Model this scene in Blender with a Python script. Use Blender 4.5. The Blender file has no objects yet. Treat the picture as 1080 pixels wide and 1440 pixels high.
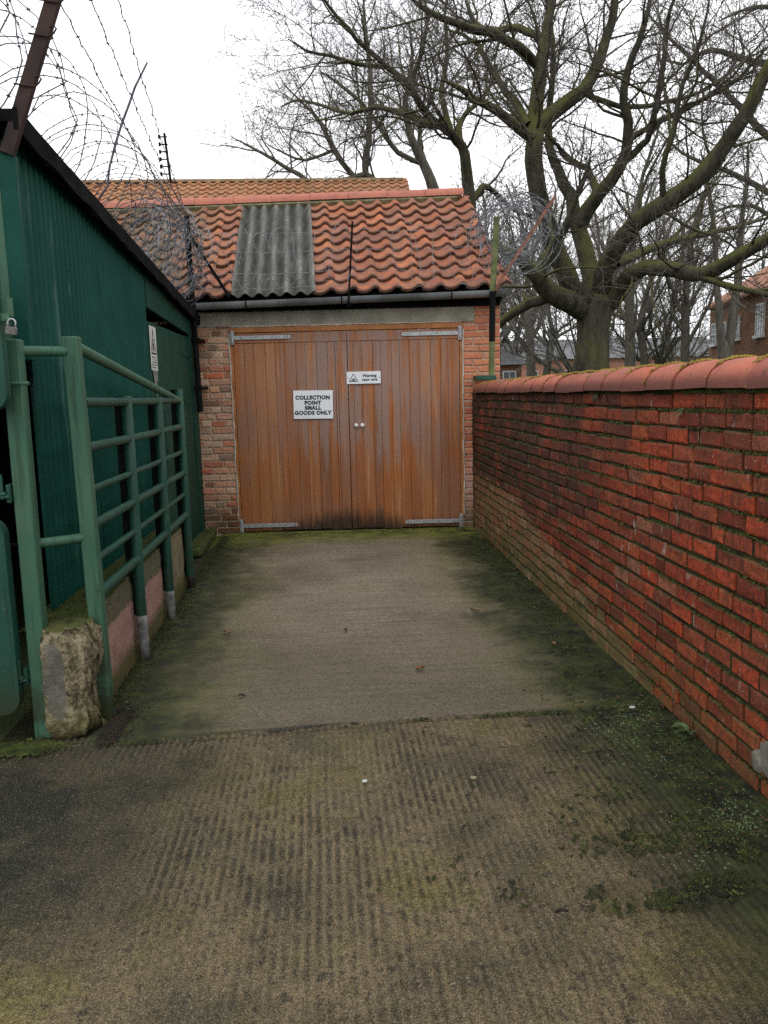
import bpy, math, random
import numpy as np
from mathutils import Vector, Matrix, Euler

# ------------------------------------------------------------------ camera, sky, sun, exposure
SC = bpy.context.scene
COL = SC.collection
FPX, EYE = 1100.0, 1.5
YAW, PITCH, ROLL = math.atan(90 / FPX), math.radians(8.5), math.radians(1.4)
_f = np.array([math.sin(YAW) * math.cos(PITCH), math.cos(YAW) * math.cos(PITCH), -math.sin(PITCH)])
_r = np.array([math.cos(YAW), -math.sin(YAW), 0.0])
_u = np.cross(_r, _f)
CR = math.cos(ROLL) * _r - math.sin(ROLL) * _u
CU = math.sin(ROLL) * _r + math.cos(ROLL) * _u
cam_data = bpy.data.cameras.new('camera')
cam = bpy.data.objects.new('camera', cam_data)
COL.objects.link(cam)
cam_data.sensor_fit = 'VERTICAL'
cam_data.sensor_height = 36.0
cam_data.lens = FPX / 1440 * 36.0
cam_data.clip_start = 0.05
cam_data.clip_end = 3000
cam.matrix_world = Matrix(((CR[0], CU[0], -_f[0], 0), (CR[1], CU[1], -_f[1], 0), (CR[2], CU[2], -_f[2], EYE), (0, 0, 0, 1)))
SC.camera = cam

SUN_EL, SUN_AZ = math.radians(48), math.radians(200)      # azimuth clockwise from +y
world = bpy.data.worlds.new('World')
SC.world = world
world.use_nodes = True
wn, wl = world.node_tree.nodes, world.node_tree.links
wn.clear()
w_out = wn.new('ShaderNodeOutputWorld')
w_bg = wn.new('ShaderNodeBackground')
w_bg.inputs['Strength'].default_value = 0.1
w_sky = wn.new('ShaderNodeTexSky')
w_sky.sky_type = 'NISHITA'
w_sky.sun_disc = False
w_sky.sun_elevation = SUN_EL
w_sky.sun_rotation = SUN_AZ
w_sky.air_density = 1.0
w_sky.dust_density = 4.0
w_tc = wn.new('ShaderNodeTexCoord')
w_no = wn.new('ShaderNodeTexNoise')
w_no.inputs['Scale'].default_value = 1.6
w_no.inputs['Detail'].default_value = 5.0
w_map = wn.new('ShaderNodeMapping')
w_map.inputs['Scale'].default_value = (1.0, 1.0, 2.6)
w_ramp = wn.new('ShaderNodeValToRGB')
w_ramp.color_ramp.elements[0].position = 0.3
w_ramp.color_ramp.elements[0].color = (12.6, 13.3, 14.4, 1)
w_ramp.color_ramp.elements[1].position = 0.62
w_ramp.color_ramp.elements[1].color = (17.5, 17.6, 17.8, 1)
w_mix = wn.new('ShaderNodeMix')
w_mix.data_type = 'RGBA'
w_mix.inputs[0].default_value = 0.9
wl.new(w_tc.outputs['Generated'], w_map.inputs['Vector'])
wl.new(w_map.outputs['Vector'], w_no.inputs['Vector'])
wl.new(w_no.outputs['Fac'], w_ramp.inputs['Fac'])
wl.new(w_sky.outputs['Color'], w_mix.inputs[6])
wl.new(w_ramp.outputs['Color'], w_mix.inputs[7])
wl.new(w_mix.outputs[2], w_bg.inputs['Color'])
wl.new(w_bg.outputs['Background'], w_out.inputs['Surface'])

sun_data = bpy.data.lights.new('sun', 'SUN')
sun_data.energy = 0.5
sun_data.angle = math.radians(40)
sun_data.color = (1.0, 0.96, 0.9)
sun = bpy.data.objects.new('sun', sun_data)
COL.objects.link(sun)
_sd = Vector((math.sin(SUN_AZ) * math.cos(SUN_EL), math.cos(SUN_AZ) * math.cos(SUN_EL), math.sin(SUN_EL)))
sun.rotation_euler = _sd.to_track_quat('Z', 'Y').to_euler()
sun.location = _sd * 40

SC.view_settings.view_transform = 'Standard'
SC.view_settings.look = 'None'
SC.view_settings.exposure = 0.0
SC.view_settings.gamma = 1.0
SC.view_settings.use_curve_mapping = False
SC.render.engine = 'CYCLES'
SC.cycles.max_bounces = 6
SC.cycles.use_denoising = False

# ------------------------------------------------------------------ helpers
rng = random.Random(7)
R = rng.uniform


def at(px, py, Y):
    """point of the place at depth Y that the photograph shows at pixel px, py"""
    d = CR * (px - 540) / FPX - CU * (py - 720) / FPX + _f
    t = Y / d[1]
    return Vector((d[0] * t, Y, EYE + d[2] * t))


class MB:
    def __init__(s):
        s.v, s.f, s.m = [], [], []

    def quad_box(s, x0, x1, y0, y1, z0, z1, mat=0):
        b = len(s.v)
        s.v += [(x0, y0, z0), (x1, y0, z0), (x1, y1, z0), (x0, y1, z0), (x0, y0, z1), (x1, y0, z1), (x1, y1, z1), (x0, y1, z1)]
        for q in ((0, 3, 2, 1), (4, 5, 6, 7), (0, 1, 5, 4), (1, 2, 6, 5), (2, 3, 7, 6), (3, 0, 4, 7)):
            s.f.append(tuple(b + i for i in q))
        return s

    def bev_box(s, x0, x1, y0, y1, z0, z1, c=0.005):
        """box with every edge chamfered"""
        b = len(s.v)
        lo, hi = (x0, y0, z0), (x1, y1, z1)
        idx = {}
        for cx in (0, 1):
            for cy in (0, 1):
                for cz in (0, 1):
                    for ax in range(3):
                        p = []
                        for k, cc in enumerate((cx, cy, cz)):
                            e = hi[k] if cc else lo[k]
                            if k != ax:
                                e += -c if cc else c
                            p.append(e)
                        idx[(cx, cy, cz, ax)] = len(s.v)
                        s.v.append(tuple(p))
        def F(l):
            s.f.append(tuple(idx[i] for i in l))
        for cz in (0, 1):
            l = [(0, 0, cz, 2), (1, 0, cz, 2), (1, 1, cz, 2), (0, 1, cz, 2)]
            F(l if cz else l[::-1])
        for cy in (0, 1):
            l = [(0, cy, 0, 1), (1, cy, 0, 1), (1, cy, 1, 1), (0, cy, 1, 1)]
            F(l[::-1] if cy else l)
        for cx in (0, 1):
            l = [(cx, 0, 0, 0), (cx, 1, 0, 0), (cx, 1, 1, 0), (cx, 0, 1, 0)]
            F(l if cx else l[::-1])
        for a, b2 in ((0, 0), (0, 1), (1, 0), (1, 1)):
            l = [(a, b2, 0, 0), (a, b2, 1, 0), (a, b2, 1, 1), (a, b2, 0, 1)]
            F(l if (a == b2) else l[::-1])
            l = [(a, 0, b2, 0), (a, 1, b2, 0), (a, 1, b2, 2), (a, 0, b2, 2)]
            F(l[::-1] if (a == b2) else l)
            l = [(0, a, b2, 1), (1, a, b2, 1), (1, a, b2, 2), (0, a, b2, 2)]
            F(l if (a == b2) else l[::-1])
        for cx in (0, 1):
            for cy in (0, 1):
                for cz in (0, 1):
                    l = [(cx, cy, cz, 0), (cx, cy, cz, 1), (cx, cy, cz, 2)]
                    F(l if (cx + cy + cz) % 2 else l[::-1])
        return s

    def tube(s, pts, r, n=6, cap=True, closed=False):
        pts = [Vector(p) for p in pts]
        k = len(pts)
        rs = r if isinstance(r, (list, tuple)) else [r] * k
        b = len(s.v)
        prev = None
        for i, p in enumerate(pts):
            if closed:
                t = pts[(i + 1) % k] - pts[i - 1]
            else:
                t = pts[min(i + 1, k - 1)] - pts[max(i - 1, 0)]
            if t.length < 1e-9:
                t = Vector((0, 0, 1))
            t.normalize()
            if prev is None:
                a = Vector((0, 0, 1)) if abs(t.z) < 0.9 else Vector((1, 0, 0))
                e1 = t.cross(a)
            else:
                e1 = prev - t * prev.dot(t)
                if e1.length < 1e-6:
                    e1 = t.cross(Vector((0.3, 0.5, 0.8)))
            e1.normalize()
            prev = e1
            e2 = t.cross(e1)
            for j in range(n):
                an = 2 * math.pi * j / n
                s.v.append(tuple(p + (e1 * math.cos(an) + e2 * math.sin(an)) * rs[i]))
        for i in range(k if closed else k - 1):
            i2 = (i + 1) % k
            for j in range(n):
                j2 = (j + 1) % n
                s.f.append((b + i * n + j, b + i * n + j2, b + i2 * n + j2, b + i2 * n + j))
        if cap and not closed:
            s.f.append(tuple(b + j for j in range(n))[::-1])
            s.f.append(tuple(b + (k - 1) * n + j for j in range(n)))
        return s

    def bar(s, p, q, w, h, up=(0, 0, 1)):
        """rectangular bar from p to q"""
        p, q = Vector(p), Vector(q)
        t = (q - p).normalized()
        a = t.cross(Vector(up))
        if a.length < 1e-6:
            a = t.cross(Vector((1, 0, 0)))
        a.normalize()
        c = a.cross(t)
        b = len(s.v)
        for o in (p, q):
            for sx, sz in ((-1, -1), (1, -1), (1, 1), (-1, 1)):
                s.v.append(tuple(o + a * sx * w / 2 + c * sz * h / 2))
        for qd in ((3, 2, 1, 0), (4, 5, 6, 7), (0, 1, 5, 4), (1, 2, 6, 5), (2, 3, 7, 6), (3, 0, 4, 7)):
            s.f.append(tuple(b + i for i in qd))
        return s

    def prism(s, poly, y0, y1, axis='y'):
        """polygon in the xz plane (or yz for axis x, xy for z) extruded"""
        b = len(s.v)
        n = len(poly)
        for e in (y0, y1):
            for a, c in poly:
                s.v.append((a, e, c) if axis == 'y' else ((e, a, c) if axis == 'x' else (a, c, e)))
        s.f.append(tuple(b + i for i in range(n)))
        s.f.append(tuple(b + n + i for i in range(n))[::-1])
        for i in range(n):
            j = (i + 1) % n
            s.f.append((b + j, b + i, b + n + i, b + n + j))
        return s

    def add(s, verts, faces):
        b = len(s.v)
        s.v += [tuple(v) for v in verts]
        s.f += [tuple(b + i for i in f) for f in faces]
        return s

    def mesh(s, name, mat, smooth=False, angle=None):
        me = bpy.data.meshes.new(name)
        me.from_pydata(s.v, [], s.f)
        if mat is not None:
            me.materials.append(mat)
        if smooth:
            me.polygons.foreach_set('use_smooth', [True] * len(me.polygons))
            if angle:
                try:
                    me.set_sharp_from_angle(angle=math.radians(angle))
                except Exception:
                    pass
        me.update()
        return me

    def build(s, name, mat, parent=None, smooth=False, angle=None):
        return link(name, s.mesh(name, mat, smooth, angle), parent)


def link(name, me, parent=None, loc=None, rot=None, scale=None):
    o = bpy.data.objects.new(name, me)
    COL.objects.link(o)
    if parent is not None:
        o.parent = parent
    if loc is not None:
        o.location = loc
    if rot is not None:
        o.rotation_euler = rot
    if scale is not None:
        o.scale = scale
    return o


def tag(o, label=None, cat=None, group=None, kind=None):
    if label:
        o['label'] = label
    if cat:
        o['category'] = cat
    if group:
        o['group'] = group
    if kind:
        o['kind'] = kind
    return o


def thing(name, label, cat, loc=(0, 0, 0), rotz=0.0, group=None):
    o = bpy.data.objects.new(name, None)
    COL.objects.link(o)
    o.location = loc
    o.rotation_euler = (0, 0, rotz)
    o.empty_display_size = 0.1
    return tag(o, label, cat, group)


def fixn(o):
    """make face normals point outwards"""
    import bmesh
    bm = bmesh.new()
    bm.from_mesh(o.data)
    bmesh.ops.recalc_face_normals(bm, faces=bm.faces)
    bm.to_mesh(o.data)
    bm.free()
    return o


# value noise for shaped ground
_tab = np.random.RandomState(3).rand(256, 256)


def vnoise(x, y):
    xi, yi = np.floor(x).astype(int), np.floor(y).astype(int)
    fx, fy = x - xi, y - yi
    fx, fy = fx * fx * (3 - 2 * fx), fy * fy * (3 - 2 * fy)
    a, b = _tab[xi % 256, yi % 256], _tab[(xi + 1) % 256, yi % 256]
    c, d = _tab[xi % 256, (yi + 1) % 256], _tab[(xi + 1) % 256, (yi + 1) % 256]
    return (a * (1 - fx) + b * fx) * (1 - fy) + (c * (1 - fx) + d * fx) * fy


def fbm(x, y, o=4):
    t, amp, s = 0, 0.5, 0
    for i in range(o):
        t = t + amp * vnoise(x * 2 ** i + 17 * i, y * 2 ** i + 31 * i)
        s += amp
        amp *= 0.5
    return t / s


# ------------------------------------------------------------------ materials
class NM:
    """small wrapper that builds a node material"""

    def __init__(s, name):
        s.m = bpy.data.materials.new(name)
        s.m.use_nodes = True
        s.t = s.m.node_tree
        s.b = s.t.nodes['Principled BSDF']
        s._geo = None

    def new(s, typ):
        return s.t.nodes.new(typ)

    def put(s, sock, v):
        if isinstance(v, bpy.types.NodeSocket):
            s.t.links.new(v, sock)
        elif v is not None:
            if isinstance(v, (tuple, list)) and len(v) == 3 and sock.type == 'RGBA':
                v = (*v, 1)
            sock.default_value = v

    def geo(s):
        if s._geo is None:
            s._geo = s.new('ShaderNodeNewGeometry')
        return s._geo

    def pos(s):
        return s.geo().outputs['Position']

    def obj(s):
        return s.new('ShaderNodeTexCoord').outputs['Object']

    def sep(s, v):
        n = s.new('ShaderNodeSeparateXYZ')
        s.put(n.inputs[0], v)
        return n.outputs

    def math(s, op, a, b=None, c=None, clamp=False):
        n = s.new('ShaderNodeMath')
        n.operation = op
        n.use_clamp = clamp
        s.put(n.inputs[0], a)
        s.put(n.inputs[1], b)
        s.put(n.inputs[2], c)
        return n.outputs[0]

    def scale(s, v, sc):
        n = s.new('ShaderNodeMapping')
        s.put(n.inputs['Vector'], v)
        n.inputs['Scale'].default_value = sc
        return n.outputs[0]

    def noise(s, scale, detail=4.0, rough=0.6, vec=None, dist=0.0):
        n = s.new('ShaderNodeTexNoise')
        n.inputs['Scale'].default_value = scale
        n.inputs['Detail'].default_value = detail
        n.inputs['Roughness'].default_value = rough
        n.inputs['Distortion'].default_value = dist
        s.put(n.inputs['Vector'], vec if vec is not None else s.pos())
        return n.outputs['Fac']

    def vor(s, scale, vec=None, feature='F1'):
        n = s.new('ShaderNodeTexVoronoi')
        n.feature = feature
        n.inputs['Scale'].default_value = scale
        s.put(n.inputs['Vector'], vec if vec is not None else s.pos())
        return n.outputs['Distance']

    def ramp(s, f, stops, interp='LINEAR'):
        n = s.new('ShaderNodeValToRGB')
        cr = n.color_ramp
        cr.interpolation = interp
        while len(cr.elements) < len(stops):
            cr.elements.new(0.5)
        for e, (p, c) in zip(cr.elements, stops):
            e.position = p
            e.color = (*c, 1) if len(c) == 3 else c
        s.put(n.inputs[0], f)
        return n.outputs[0]

    def mapr(s, v, a, b, c=0.0, d=1.0):
        n = s.new('ShaderNodeMapRange')
        n.clamp = True
        n.interpolation_type = 'SMOOTHSTEP'
        s.put(n.inputs[0], v)
        for i, x in enumerate((a, b, c, d)):
            s.put(n.inputs[1 + i], x)
        return n.outputs[0]

    def mix(s, f, a, b, mode='MIX'):
        n = s.new('ShaderNodeMix')
        n.data_type = 'RGBA'
        n.blend_type = mode
        s.put(n.inputs[0], f)
        s.put(n.inputs[6], a)
        s.put(n.inputs[7], b)
        return n.outputs[2]

    def rand(s):
        """one random number per object and per loose piece"""
        oi = s.new('ShaderNodeObjectInfo').outputs['Random']
        pi = s.geo().outputs['Random Per Island']
        return s.math('FRACT', s.math('ADD', s.math('MULTIPLY', oi, 7.31), s.math('MULTIPLY', pi, 3.77)))

    def bump(s, h, strength=0.3, dist=0.01):
        n = s.new('ShaderNodeBump')
        n.inputs['Strength'].default_value = strength
        n.inputs['Distance'].default_value = dist
        s.put(n.inputs['Height'], h)
        s.put(s.b.inputs['Normal'], n.outputs[0])

    def done(s, col, rough=0.8, metal=0.0, spec=0.4):
        s.put(s.b.inputs['Base Color'], col)
        s.put(s.b.inputs['Roughness'], rough)
        s.put(s.b.inputs['Metallic'], metal)
        s.b.inputs['Specular IOR Level'].default_value = spec
        return s.m


def simple(name, a, b, scale=8.0, rough=0.7, metal=0.0, bump=0.0, detail=4.0, spec=0.4, lo=0.35, hi=0.65):
    k = NM(name)
    n = k.noise(scale, detail)
    c = k.ramp(n, [(lo, a), (hi, b)])
    if bump:
        k.bump(k.noise(scale * 6, 4), bump, 0.005)
    return k.done(c, rough, metal, spec)


def mat_concrete(front):
    k = NM('ridged_concrete' if front else 'brushed_concrete')
    P = k.pos()
    X, Y, Z = k.sep(P)
    n1 = k.noise(1.3, 5, 0.6)
    n2 = k.noise(6, 5, 0.65)
    nf = k.noise(70, 3, 0.75)
    ng = k.noise(230, 2, 0.6)
    if front:
        base = k.ramp(n1, [(0.34, (0.06, 0.056, 0.036)), (0.43, (0.125, 0.102, 0.056)), (0.52, (0.2, 0.155, 0.088)), (0.62, (0.21, 0.178, 0.055))])
        base = k.mix(k.mapr(k.noise(3.1, 5, 0.7), 0.54, 0.72, 0, 0.7), base, (0.036, 0.038, 0.034))
        base = k.mix(k.mapr(k.noise(17, 5, 0.7), 0.57, 0.65, 0, 0.8), base, (0.022, 0.022, 0.02))
        base = k.mix(k.mapr(k.noise(2.4, 4, 0.6, k.scale(P, (1.3, 1, 1))), 0.52, 0.66, 0, 0.45), base, (0.2, 0.172, 0.055))
        at_ = k.new('ShaderNodeAttribute')
        at_.attribute_name = 'ridge'
        rg = at_.outputs['Fac']
        # dirt lies in the grooves, ridge tops are worn pale
        base = k.mix(k.mapr(rg, 0.05, 0.6, 0.72, 0.0), base, (0.018, 0.018, 0.011))
        base = k.mix(k.math('MULTIPLY', k.mapr(rg, 0.6, 0.95), k.mapr(nf, 0.38, 0.62, 0.1, 0.75)), base, (0.31, 0.25, 0.15))
        # exposed aggregate
        st = k.vor(95)
        pick = k.noise(60, 1, 0.5)
        base = k.mix(k.math('MULTIPLY', k.mapr(st, 0.16, 0.3, 0.85, 0.0), k.mapr(pick, 0.5, 0.62)), base, (0.34, 0.28, 0.18))
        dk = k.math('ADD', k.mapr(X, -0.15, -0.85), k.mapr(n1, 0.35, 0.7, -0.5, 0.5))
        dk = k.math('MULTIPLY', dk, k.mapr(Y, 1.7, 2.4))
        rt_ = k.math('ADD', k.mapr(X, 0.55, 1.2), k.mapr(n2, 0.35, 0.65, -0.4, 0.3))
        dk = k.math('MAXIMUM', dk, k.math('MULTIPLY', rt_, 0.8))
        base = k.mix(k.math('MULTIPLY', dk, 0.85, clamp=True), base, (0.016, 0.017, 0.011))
        bp = k.noise(130, 3, 0.75)
    else:
        st = k.noise(1, 4, 0.7, k.scale(P, (1.2, 26, 1)))
        base = k.ramp(n1, [(0.3, (0.21, 0.165, 0.112)), (0.6, (0.33, 0.265, 0.19)), (0.75, (0.27, 0.22, 0.13))])
        base = k.mix(k.mapr(st, 0.45, 0.72, 0.0, 0.5), base, (0.085, 0.074, 0.055))
        base = k.mix(k.mapr(Y, 6.0, 3.4, 0.0, 0.6), base, (0.06, 0.055, 0.033))
        jy = k.math('SUBTRACT', Y, k.math('MULTIPLY_ADD', X, 0.026, 3.415))
        base = k.mix(k.math('MULTIPLY', k.mapr(jy, 0.035, 0.0), k.mapr(n2, 0.3, 0.55, 0.25, 0.9)), base, (0.01, 0.01, 0.007))
        base = k.mix(k.mapr(k.noise(1.1, 2, 0.5, k.scale(P, (1, 1, 1))), 0.6, 0.7, 0, 0.3), base, (0.07, 0.055, 0.06))
        base = k.mix(k.mapr(k.noise(14, 3, 0.5, k.scale(P, (1, 2.2, 1))), 0.66, 0.72, 0, 0.6), base, (0.03, 0.028, 0.022))
        bp = k.math('ADD', k.math('MULTIPLY', st, 1.4), k.noise(120, 3, 0.7))
    base = k.mix(k.mapr(nf, 0.42, 0.68, 0.0, 0.62 if front else 0.5), base, (0.02, 0.02, 0.014))
    if front:
        base = k.mix(1.0, base, (0.9, 0.86, 0.82), 'MULTIPLY')
    base = k.mix(k.mapr(ng, 0.48, 0.66, 0.0, 0.8), base, (0.012, 0.012, 0.008))
    base = k.mix(k.mapr(ng, 0.43, 0.3, 0.0, 0.6), base, (0.3, 0.255, 0.18))
    # moss and black grime in a band along the brick wall, wider towards the yard
    wall = k.math('SUBTRACT', k.math('MULTIPLY_ADD', Y, 0.02, 1.53), X)
    ol = k.mapr(k.noise(2.1, 4, 0.65), 0.45, 0.65, 0.0, 0.32)
    if not front:
        sd = k.mapr(k.math('ABSOLUTE', k.math('SUBTRACT', X, 0.25)), 0.35, 1.0)
        base = k.mix(k.math('MULTIPLY', k.math('ADD', ol, 0.18), sd), base, (0.125, 0.125, 0.03))
    wob = k.math('MULTIPLY_ADD', n2, 0.6, k.math('MULTIPLY_ADD', n1, 0.8, -0.72))
    d = k.math('ADD', wall, wob)
    band = k.mapr(d, 0.2, 0.72 if front else 0.66, 1.0, 0.0)
    green = k.ramp(k.noise(9, 4, 0.7), [(0.36, (0.008, 0.01, 0.006)), (0.5, (0.018, 0.026, 0.007)), (0.66, (0.042, 0.054, 0.012))])
    base = k.mix(k.math('MULTIPLY', band, 0.95), base, green)
    if not front:
        lft = k.math('ADD', k.math('SUBTRACT', X, -1.1), wob)
        base = k.mix(k.math('MULTIPLY', k.mapr(lft, 0.14, 0.68, 1.0, 0.0), 0.9), base, green)
        end = k.math('ADD', k.math('SUBTRACT', 8.72, Y), k.math('MULTIPLY', wob, 0.8))
        mossy = k.ramp(k.noise(4, 3), [(0.3, (0.05, 0.06, 0.014)), (0.56, (0.16, 0.175, 0.034))])
        base = k.mix(k.math('MULTIPLY', k.mapr(end, 0.3, 1.0, 1.0, 0.0), 0.92), base, mossy)
    k.bump(bp, 0.7, 0.005)
    return k.done(base, k.mapr(n2, 0.3, 0.7, 0.6, 0.9), 0, 0.25)


def mat_wallbrick():
    k = NM('red_wall_brick')
    P = k.pos()
    X, Y, Z = k.sep(P)
    r = k.rand()
    col = k.ramp(r, [(0.0, (0.11, 0.02, 0.011)), (0.18, (0.29, 0.04, 0.014)), (0.36, (0.42, 0.06, 0.018)), (0.52, (0.2, 0.046, 0.022)),
                     (0.68, (0.42, 0.08, 0.024)), (0.82, (0.15, 0.036, 0.022)), (0.92, (0.33, 0.06, 0.022)), (1.0, (0.3, 0.13, 0.075))])
    n = k.noise(5, 5, 0.65)
    nb = k.noise(38, 4, 0.75)
    col = k.mix(k.mapr(nb, 0.4, 0.66, 0.0, 0.6), col, (0.06, 0.018, 0.01))
    col = k.mix(k.mapr(k.noise(2.2, 5, 0.7), 0.48, 0.66, 0.0, 0.6), col, (0.09, 0.028, 0.015))
    col = k.mix(k.mapr(k.noise(85, 2, 0.6), 0.62, 0.7, 0.0, 0.45), col, (0.42, 0.22, 0.12))
    sk = k.noise(1, 4, 0.7, k.scale(P, (40, 40, 7)))
    col = k.mix(k.mapr(sk, 0.52, 0.68, 0.0, 0.65), col, (0.05, 0.016, 0.01))
    col = k.mix(k.mapr(sk, 0.4, 0.28, 0.0, 0.4), col, (0.5, 0.15, 0.05))
    # sooty band in the upper middle, away from the near end
    soot = k.math('MULTIPLY', k.mapr(Y, 3.4, 5.6), k.mapr(Z, 0.45, 0.75))
    soot = k.math('MULTIPLY', soot, k.mapr(k.noise(2.3, 5, 0.7), 0.3, 0.55, 0.2, 0.85))
    col = k.mix(soot, col, (0.035, 0.019, 0.013))
    # old pale tan bricks and render low down towards the garage
    lim = k.math('MULTIPLY', k.math('SUBTRACT', Y, 3.3), 0.2)
    lim = k.math('MINIMUM', lim, 0.66)
    e = k.math('SUBTRACT', k.math('ADD', lim, k.math('MULTIPLY_ADD', n, 0.3, -0.15)), Z)
    tan = k.ramp(k.math('FRACT', k.math('MULTIPLY', r, 5.3)), [(0.0, (0.2, 0.1, 0.05)), (0.4, (0.24, 0.14, 0.07)), (0.7, (0.26, 0.095, 0.045)), (1.0, (0.3, 0.2, 0.12))])
    tan = k.mix(k.mapr(n, 0.4, 0.7, 0, 0.6), tan, (0.15, 0.115, 0.05))
    col = k.mix(k.math('MULTIPLY', k.mapr(e, -0.02, 0.08), 0.93), col, tan)
    # lime bloom
    wv = k.noise(16, 4, 0.6, k.scale(P, (1, 1, 0.35)))
    col = k.mix(k.mapr(wv, 0.64, 0.74, 0, 0.65), col, (0.36, 0.31, 0.27))
    fl = k.noise(55, 3, 0.6)
    col = k.mix(k.math('MULTIPLY', k.mapr(fl, 0.68, 0.73), k.mapr(n, 0.45, 0.6, 0, 0.8)), col, (0.5, 0.46, 0.4))
    # algae at the foot
    alg = k.math('MULTIPLY', k.mapr(Z, 0.42, 0.02), k.mapr(n, 0.36, 0.58))
    alg = k.math('MULTIPLY', alg, k.mapr(Y, 2.6, 4.2, 0.45, 1.0))
    col = k.mix(k.math('MULTIPLY', alg, 0.8), col, (0.1, 0.098, 0.026))
    up = k.mapr(k.sep(k.geo().outputs['Normal'])[2], 0.3, 0.8)
    col = k.mix(k.math('MULTIPLY', up, 0.8), col, (0.04, 0.05, 0.013))
    k.bump(k.math('ADD', nb, k.noise(140, 3, 0.7)), 0.5, 0.006)
    return k.done(col, 0.78, 0, 0.35)


def mat_pierbrick(right):
    k = NM('pier_brick_red' if right else 'pier_brick_mixed')
    P = k.pos()
    X, Y, Z = k.sep(P)
    r = k.rand()
    if right:
        col = k.ramp(r, [(0.0, (0.4, 0.13, 0.07)), (0.4, (0.5, 0.19, 0.1)), (0.7, (0.34, 0.1, 0.055)), (1.0, (0.52, 0.26, 0.17))])
        pale = k.math('MULTIPLY', k.mapr(Z, 1.0, 0.7), k.mapr(k.noise(7), 0.4, 0.55))
        col = k.mix(k.math('MULTIPLY', pale, 0.7), col, (0.46, 0.3, 0.26))
    else:
        col = k.ramp(r, [(0.0, (0.36, 0.11, 0.06)), (0.2, (0.5, 0.33, 0.21)), (0.4, (0.46, 0.13, 0.065)), (0.55, (0.17, 0.1, 0.07)),
                         (0.7, (0.48, 0.33, 0.23)), (0.85, (0.36, 0.17, 0.1)), (1.0, (0.45, 0.24, 0.17))])
    nb = k.noise(30, 4, 0.7)
    col = k.mix(1.0, col, (1.2, 1.2, 1.2), 'MULTIPLY')
    col = k.mix(k.mapr(nb, 0.46, 0.72, 0.0, 0.5), col, (0.17, 0.1, 0.07))
    col = k.mix(k.mapr(k.noise(11, 4), 0.6, 0.72, 0, 0.6), col, (0.42, 0.35, 0.28))
    alg = k.math('MULTIPLY', k.mapr(Z, 0.55, 0.05), k.mapr(k.noise(3), 0.3, 0.6, 0.5, 1.0))
    col = k.mix(k.math('MULTIPLY', alg, 0.85), col, (0.05, 0.045, 0.02))
    k.bump(nb, 0.5, 0.006)
    return k.done(col, 0.85, 0, 0.3)


def mat_mortar(name, c, g, zone=False):
    k = NM(name)
    n = k.noise(7, 4, 0.65)
    col = k.ramp(n, [(0.36, c), (0.62, g)])
    if zone:
        X, Y, Z = k.sep(k.pos())
        lim = k.math('MINIMUM', k.math('MULTIPLY', k.math('SUBTRACT', Y, 3.3), 0.2), 0.66)
        e = k.math('SUBTRACT', k.math('ADD', lim, k.math('MULTIPLY_ADD', n, 0.3, -0.15)), Z)
        col = k.mix(k.mapr(e, -0.02, 0.08, 0, 0.8), col, (0.11, 0.08, 0.042))
    k.bump(k.noise(70, 3, 0.7), 0.7, 0.008)
    return k.done(col, 0.95, 0, 0.2)


def mat_terracotta(name, stops, lich, lich_amt, dirt, moss_left=False):
    k = NM(name)
    P = k.pos()
    r = k.rand()
    col = k.ramp(r, stops)
    n = k.noise(7, 5, 0.65)
    col = k.mix(k.mapr(n, 0.42, 0.72, 0.0, 0.75), col, dirt)
    col = k.mix(k.mapr(k.noise(22, 4, 0.65), 0.6, 0.72, 0.0, lich_amt), col, lich)
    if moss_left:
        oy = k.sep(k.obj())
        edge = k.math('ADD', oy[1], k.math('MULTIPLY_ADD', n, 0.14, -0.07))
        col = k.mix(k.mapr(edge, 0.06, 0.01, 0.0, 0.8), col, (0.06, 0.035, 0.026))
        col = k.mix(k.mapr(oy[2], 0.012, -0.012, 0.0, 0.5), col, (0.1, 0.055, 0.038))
        col = k.mix(k.mapr(k.noise(2.6, 4), 0.5, 0.66, 0, 0.5), col, (0.17, 0.1, 0.075))
        X, Y, Z = k.sep(P)
        ml = k.math('MULTIPLY', k.mapr(X, -0.95, -1.7), k.mapr(k.noise(3.5, 5), 0.3, 0.6, 0.25, 1.0))
        col = k.mix(k.math('MULTIPLY', ml, 0.85), col, k.ramp(k.noise(13), [(0.35, (0.07, 0.055, 0.035)), (0.65, (0.16, 0.13, 0.065))]))
    k.bump(k.noise(60, 4, 0.7), 0.35, 0.006)
    return k.done(col, 0.8, 0, 0.3)


def mat_coping():
    k = NM('coping_terracotta')
    P = k.pos()
    X, Y, Z = k.sep(P)
    col = k.ramp(k.rand(), [(0.0, (0.28, 0.07, 0.042)), (0.35, (0.45, 0.125, 0.07)), (0.7, (0.33, 0.085, 0.055)), (1.0, (0.44, 0.1, 0.042))])
    n = k.noise(6, 5, 0.65)
    col = k.mix(k.mapr(n, 0.4, 0.72, 0.0, 0.6), col, (0.23, 0.08, 0.06))
    col = k.mix(k.mapr(k.noise(15, 5, 0.7), 0.56, 0.68, 0.0, 0.7), col, (0.1, 0.05, 0.042))
    col = k.mix(k.mapr(k.noise(48, 4, 0.6), 0.64, 0.7, 0.0, 0.7), col, (0.4, 0.27, 0.2))
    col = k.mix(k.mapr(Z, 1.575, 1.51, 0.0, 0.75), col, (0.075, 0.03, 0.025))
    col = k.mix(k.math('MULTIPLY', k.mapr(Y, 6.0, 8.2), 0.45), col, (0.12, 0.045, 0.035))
    k.bump(k.noise(40, 5, 0.75), 0.45, 0.008)
    return k.done(col, 0.68, 0, 0.35)


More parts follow.
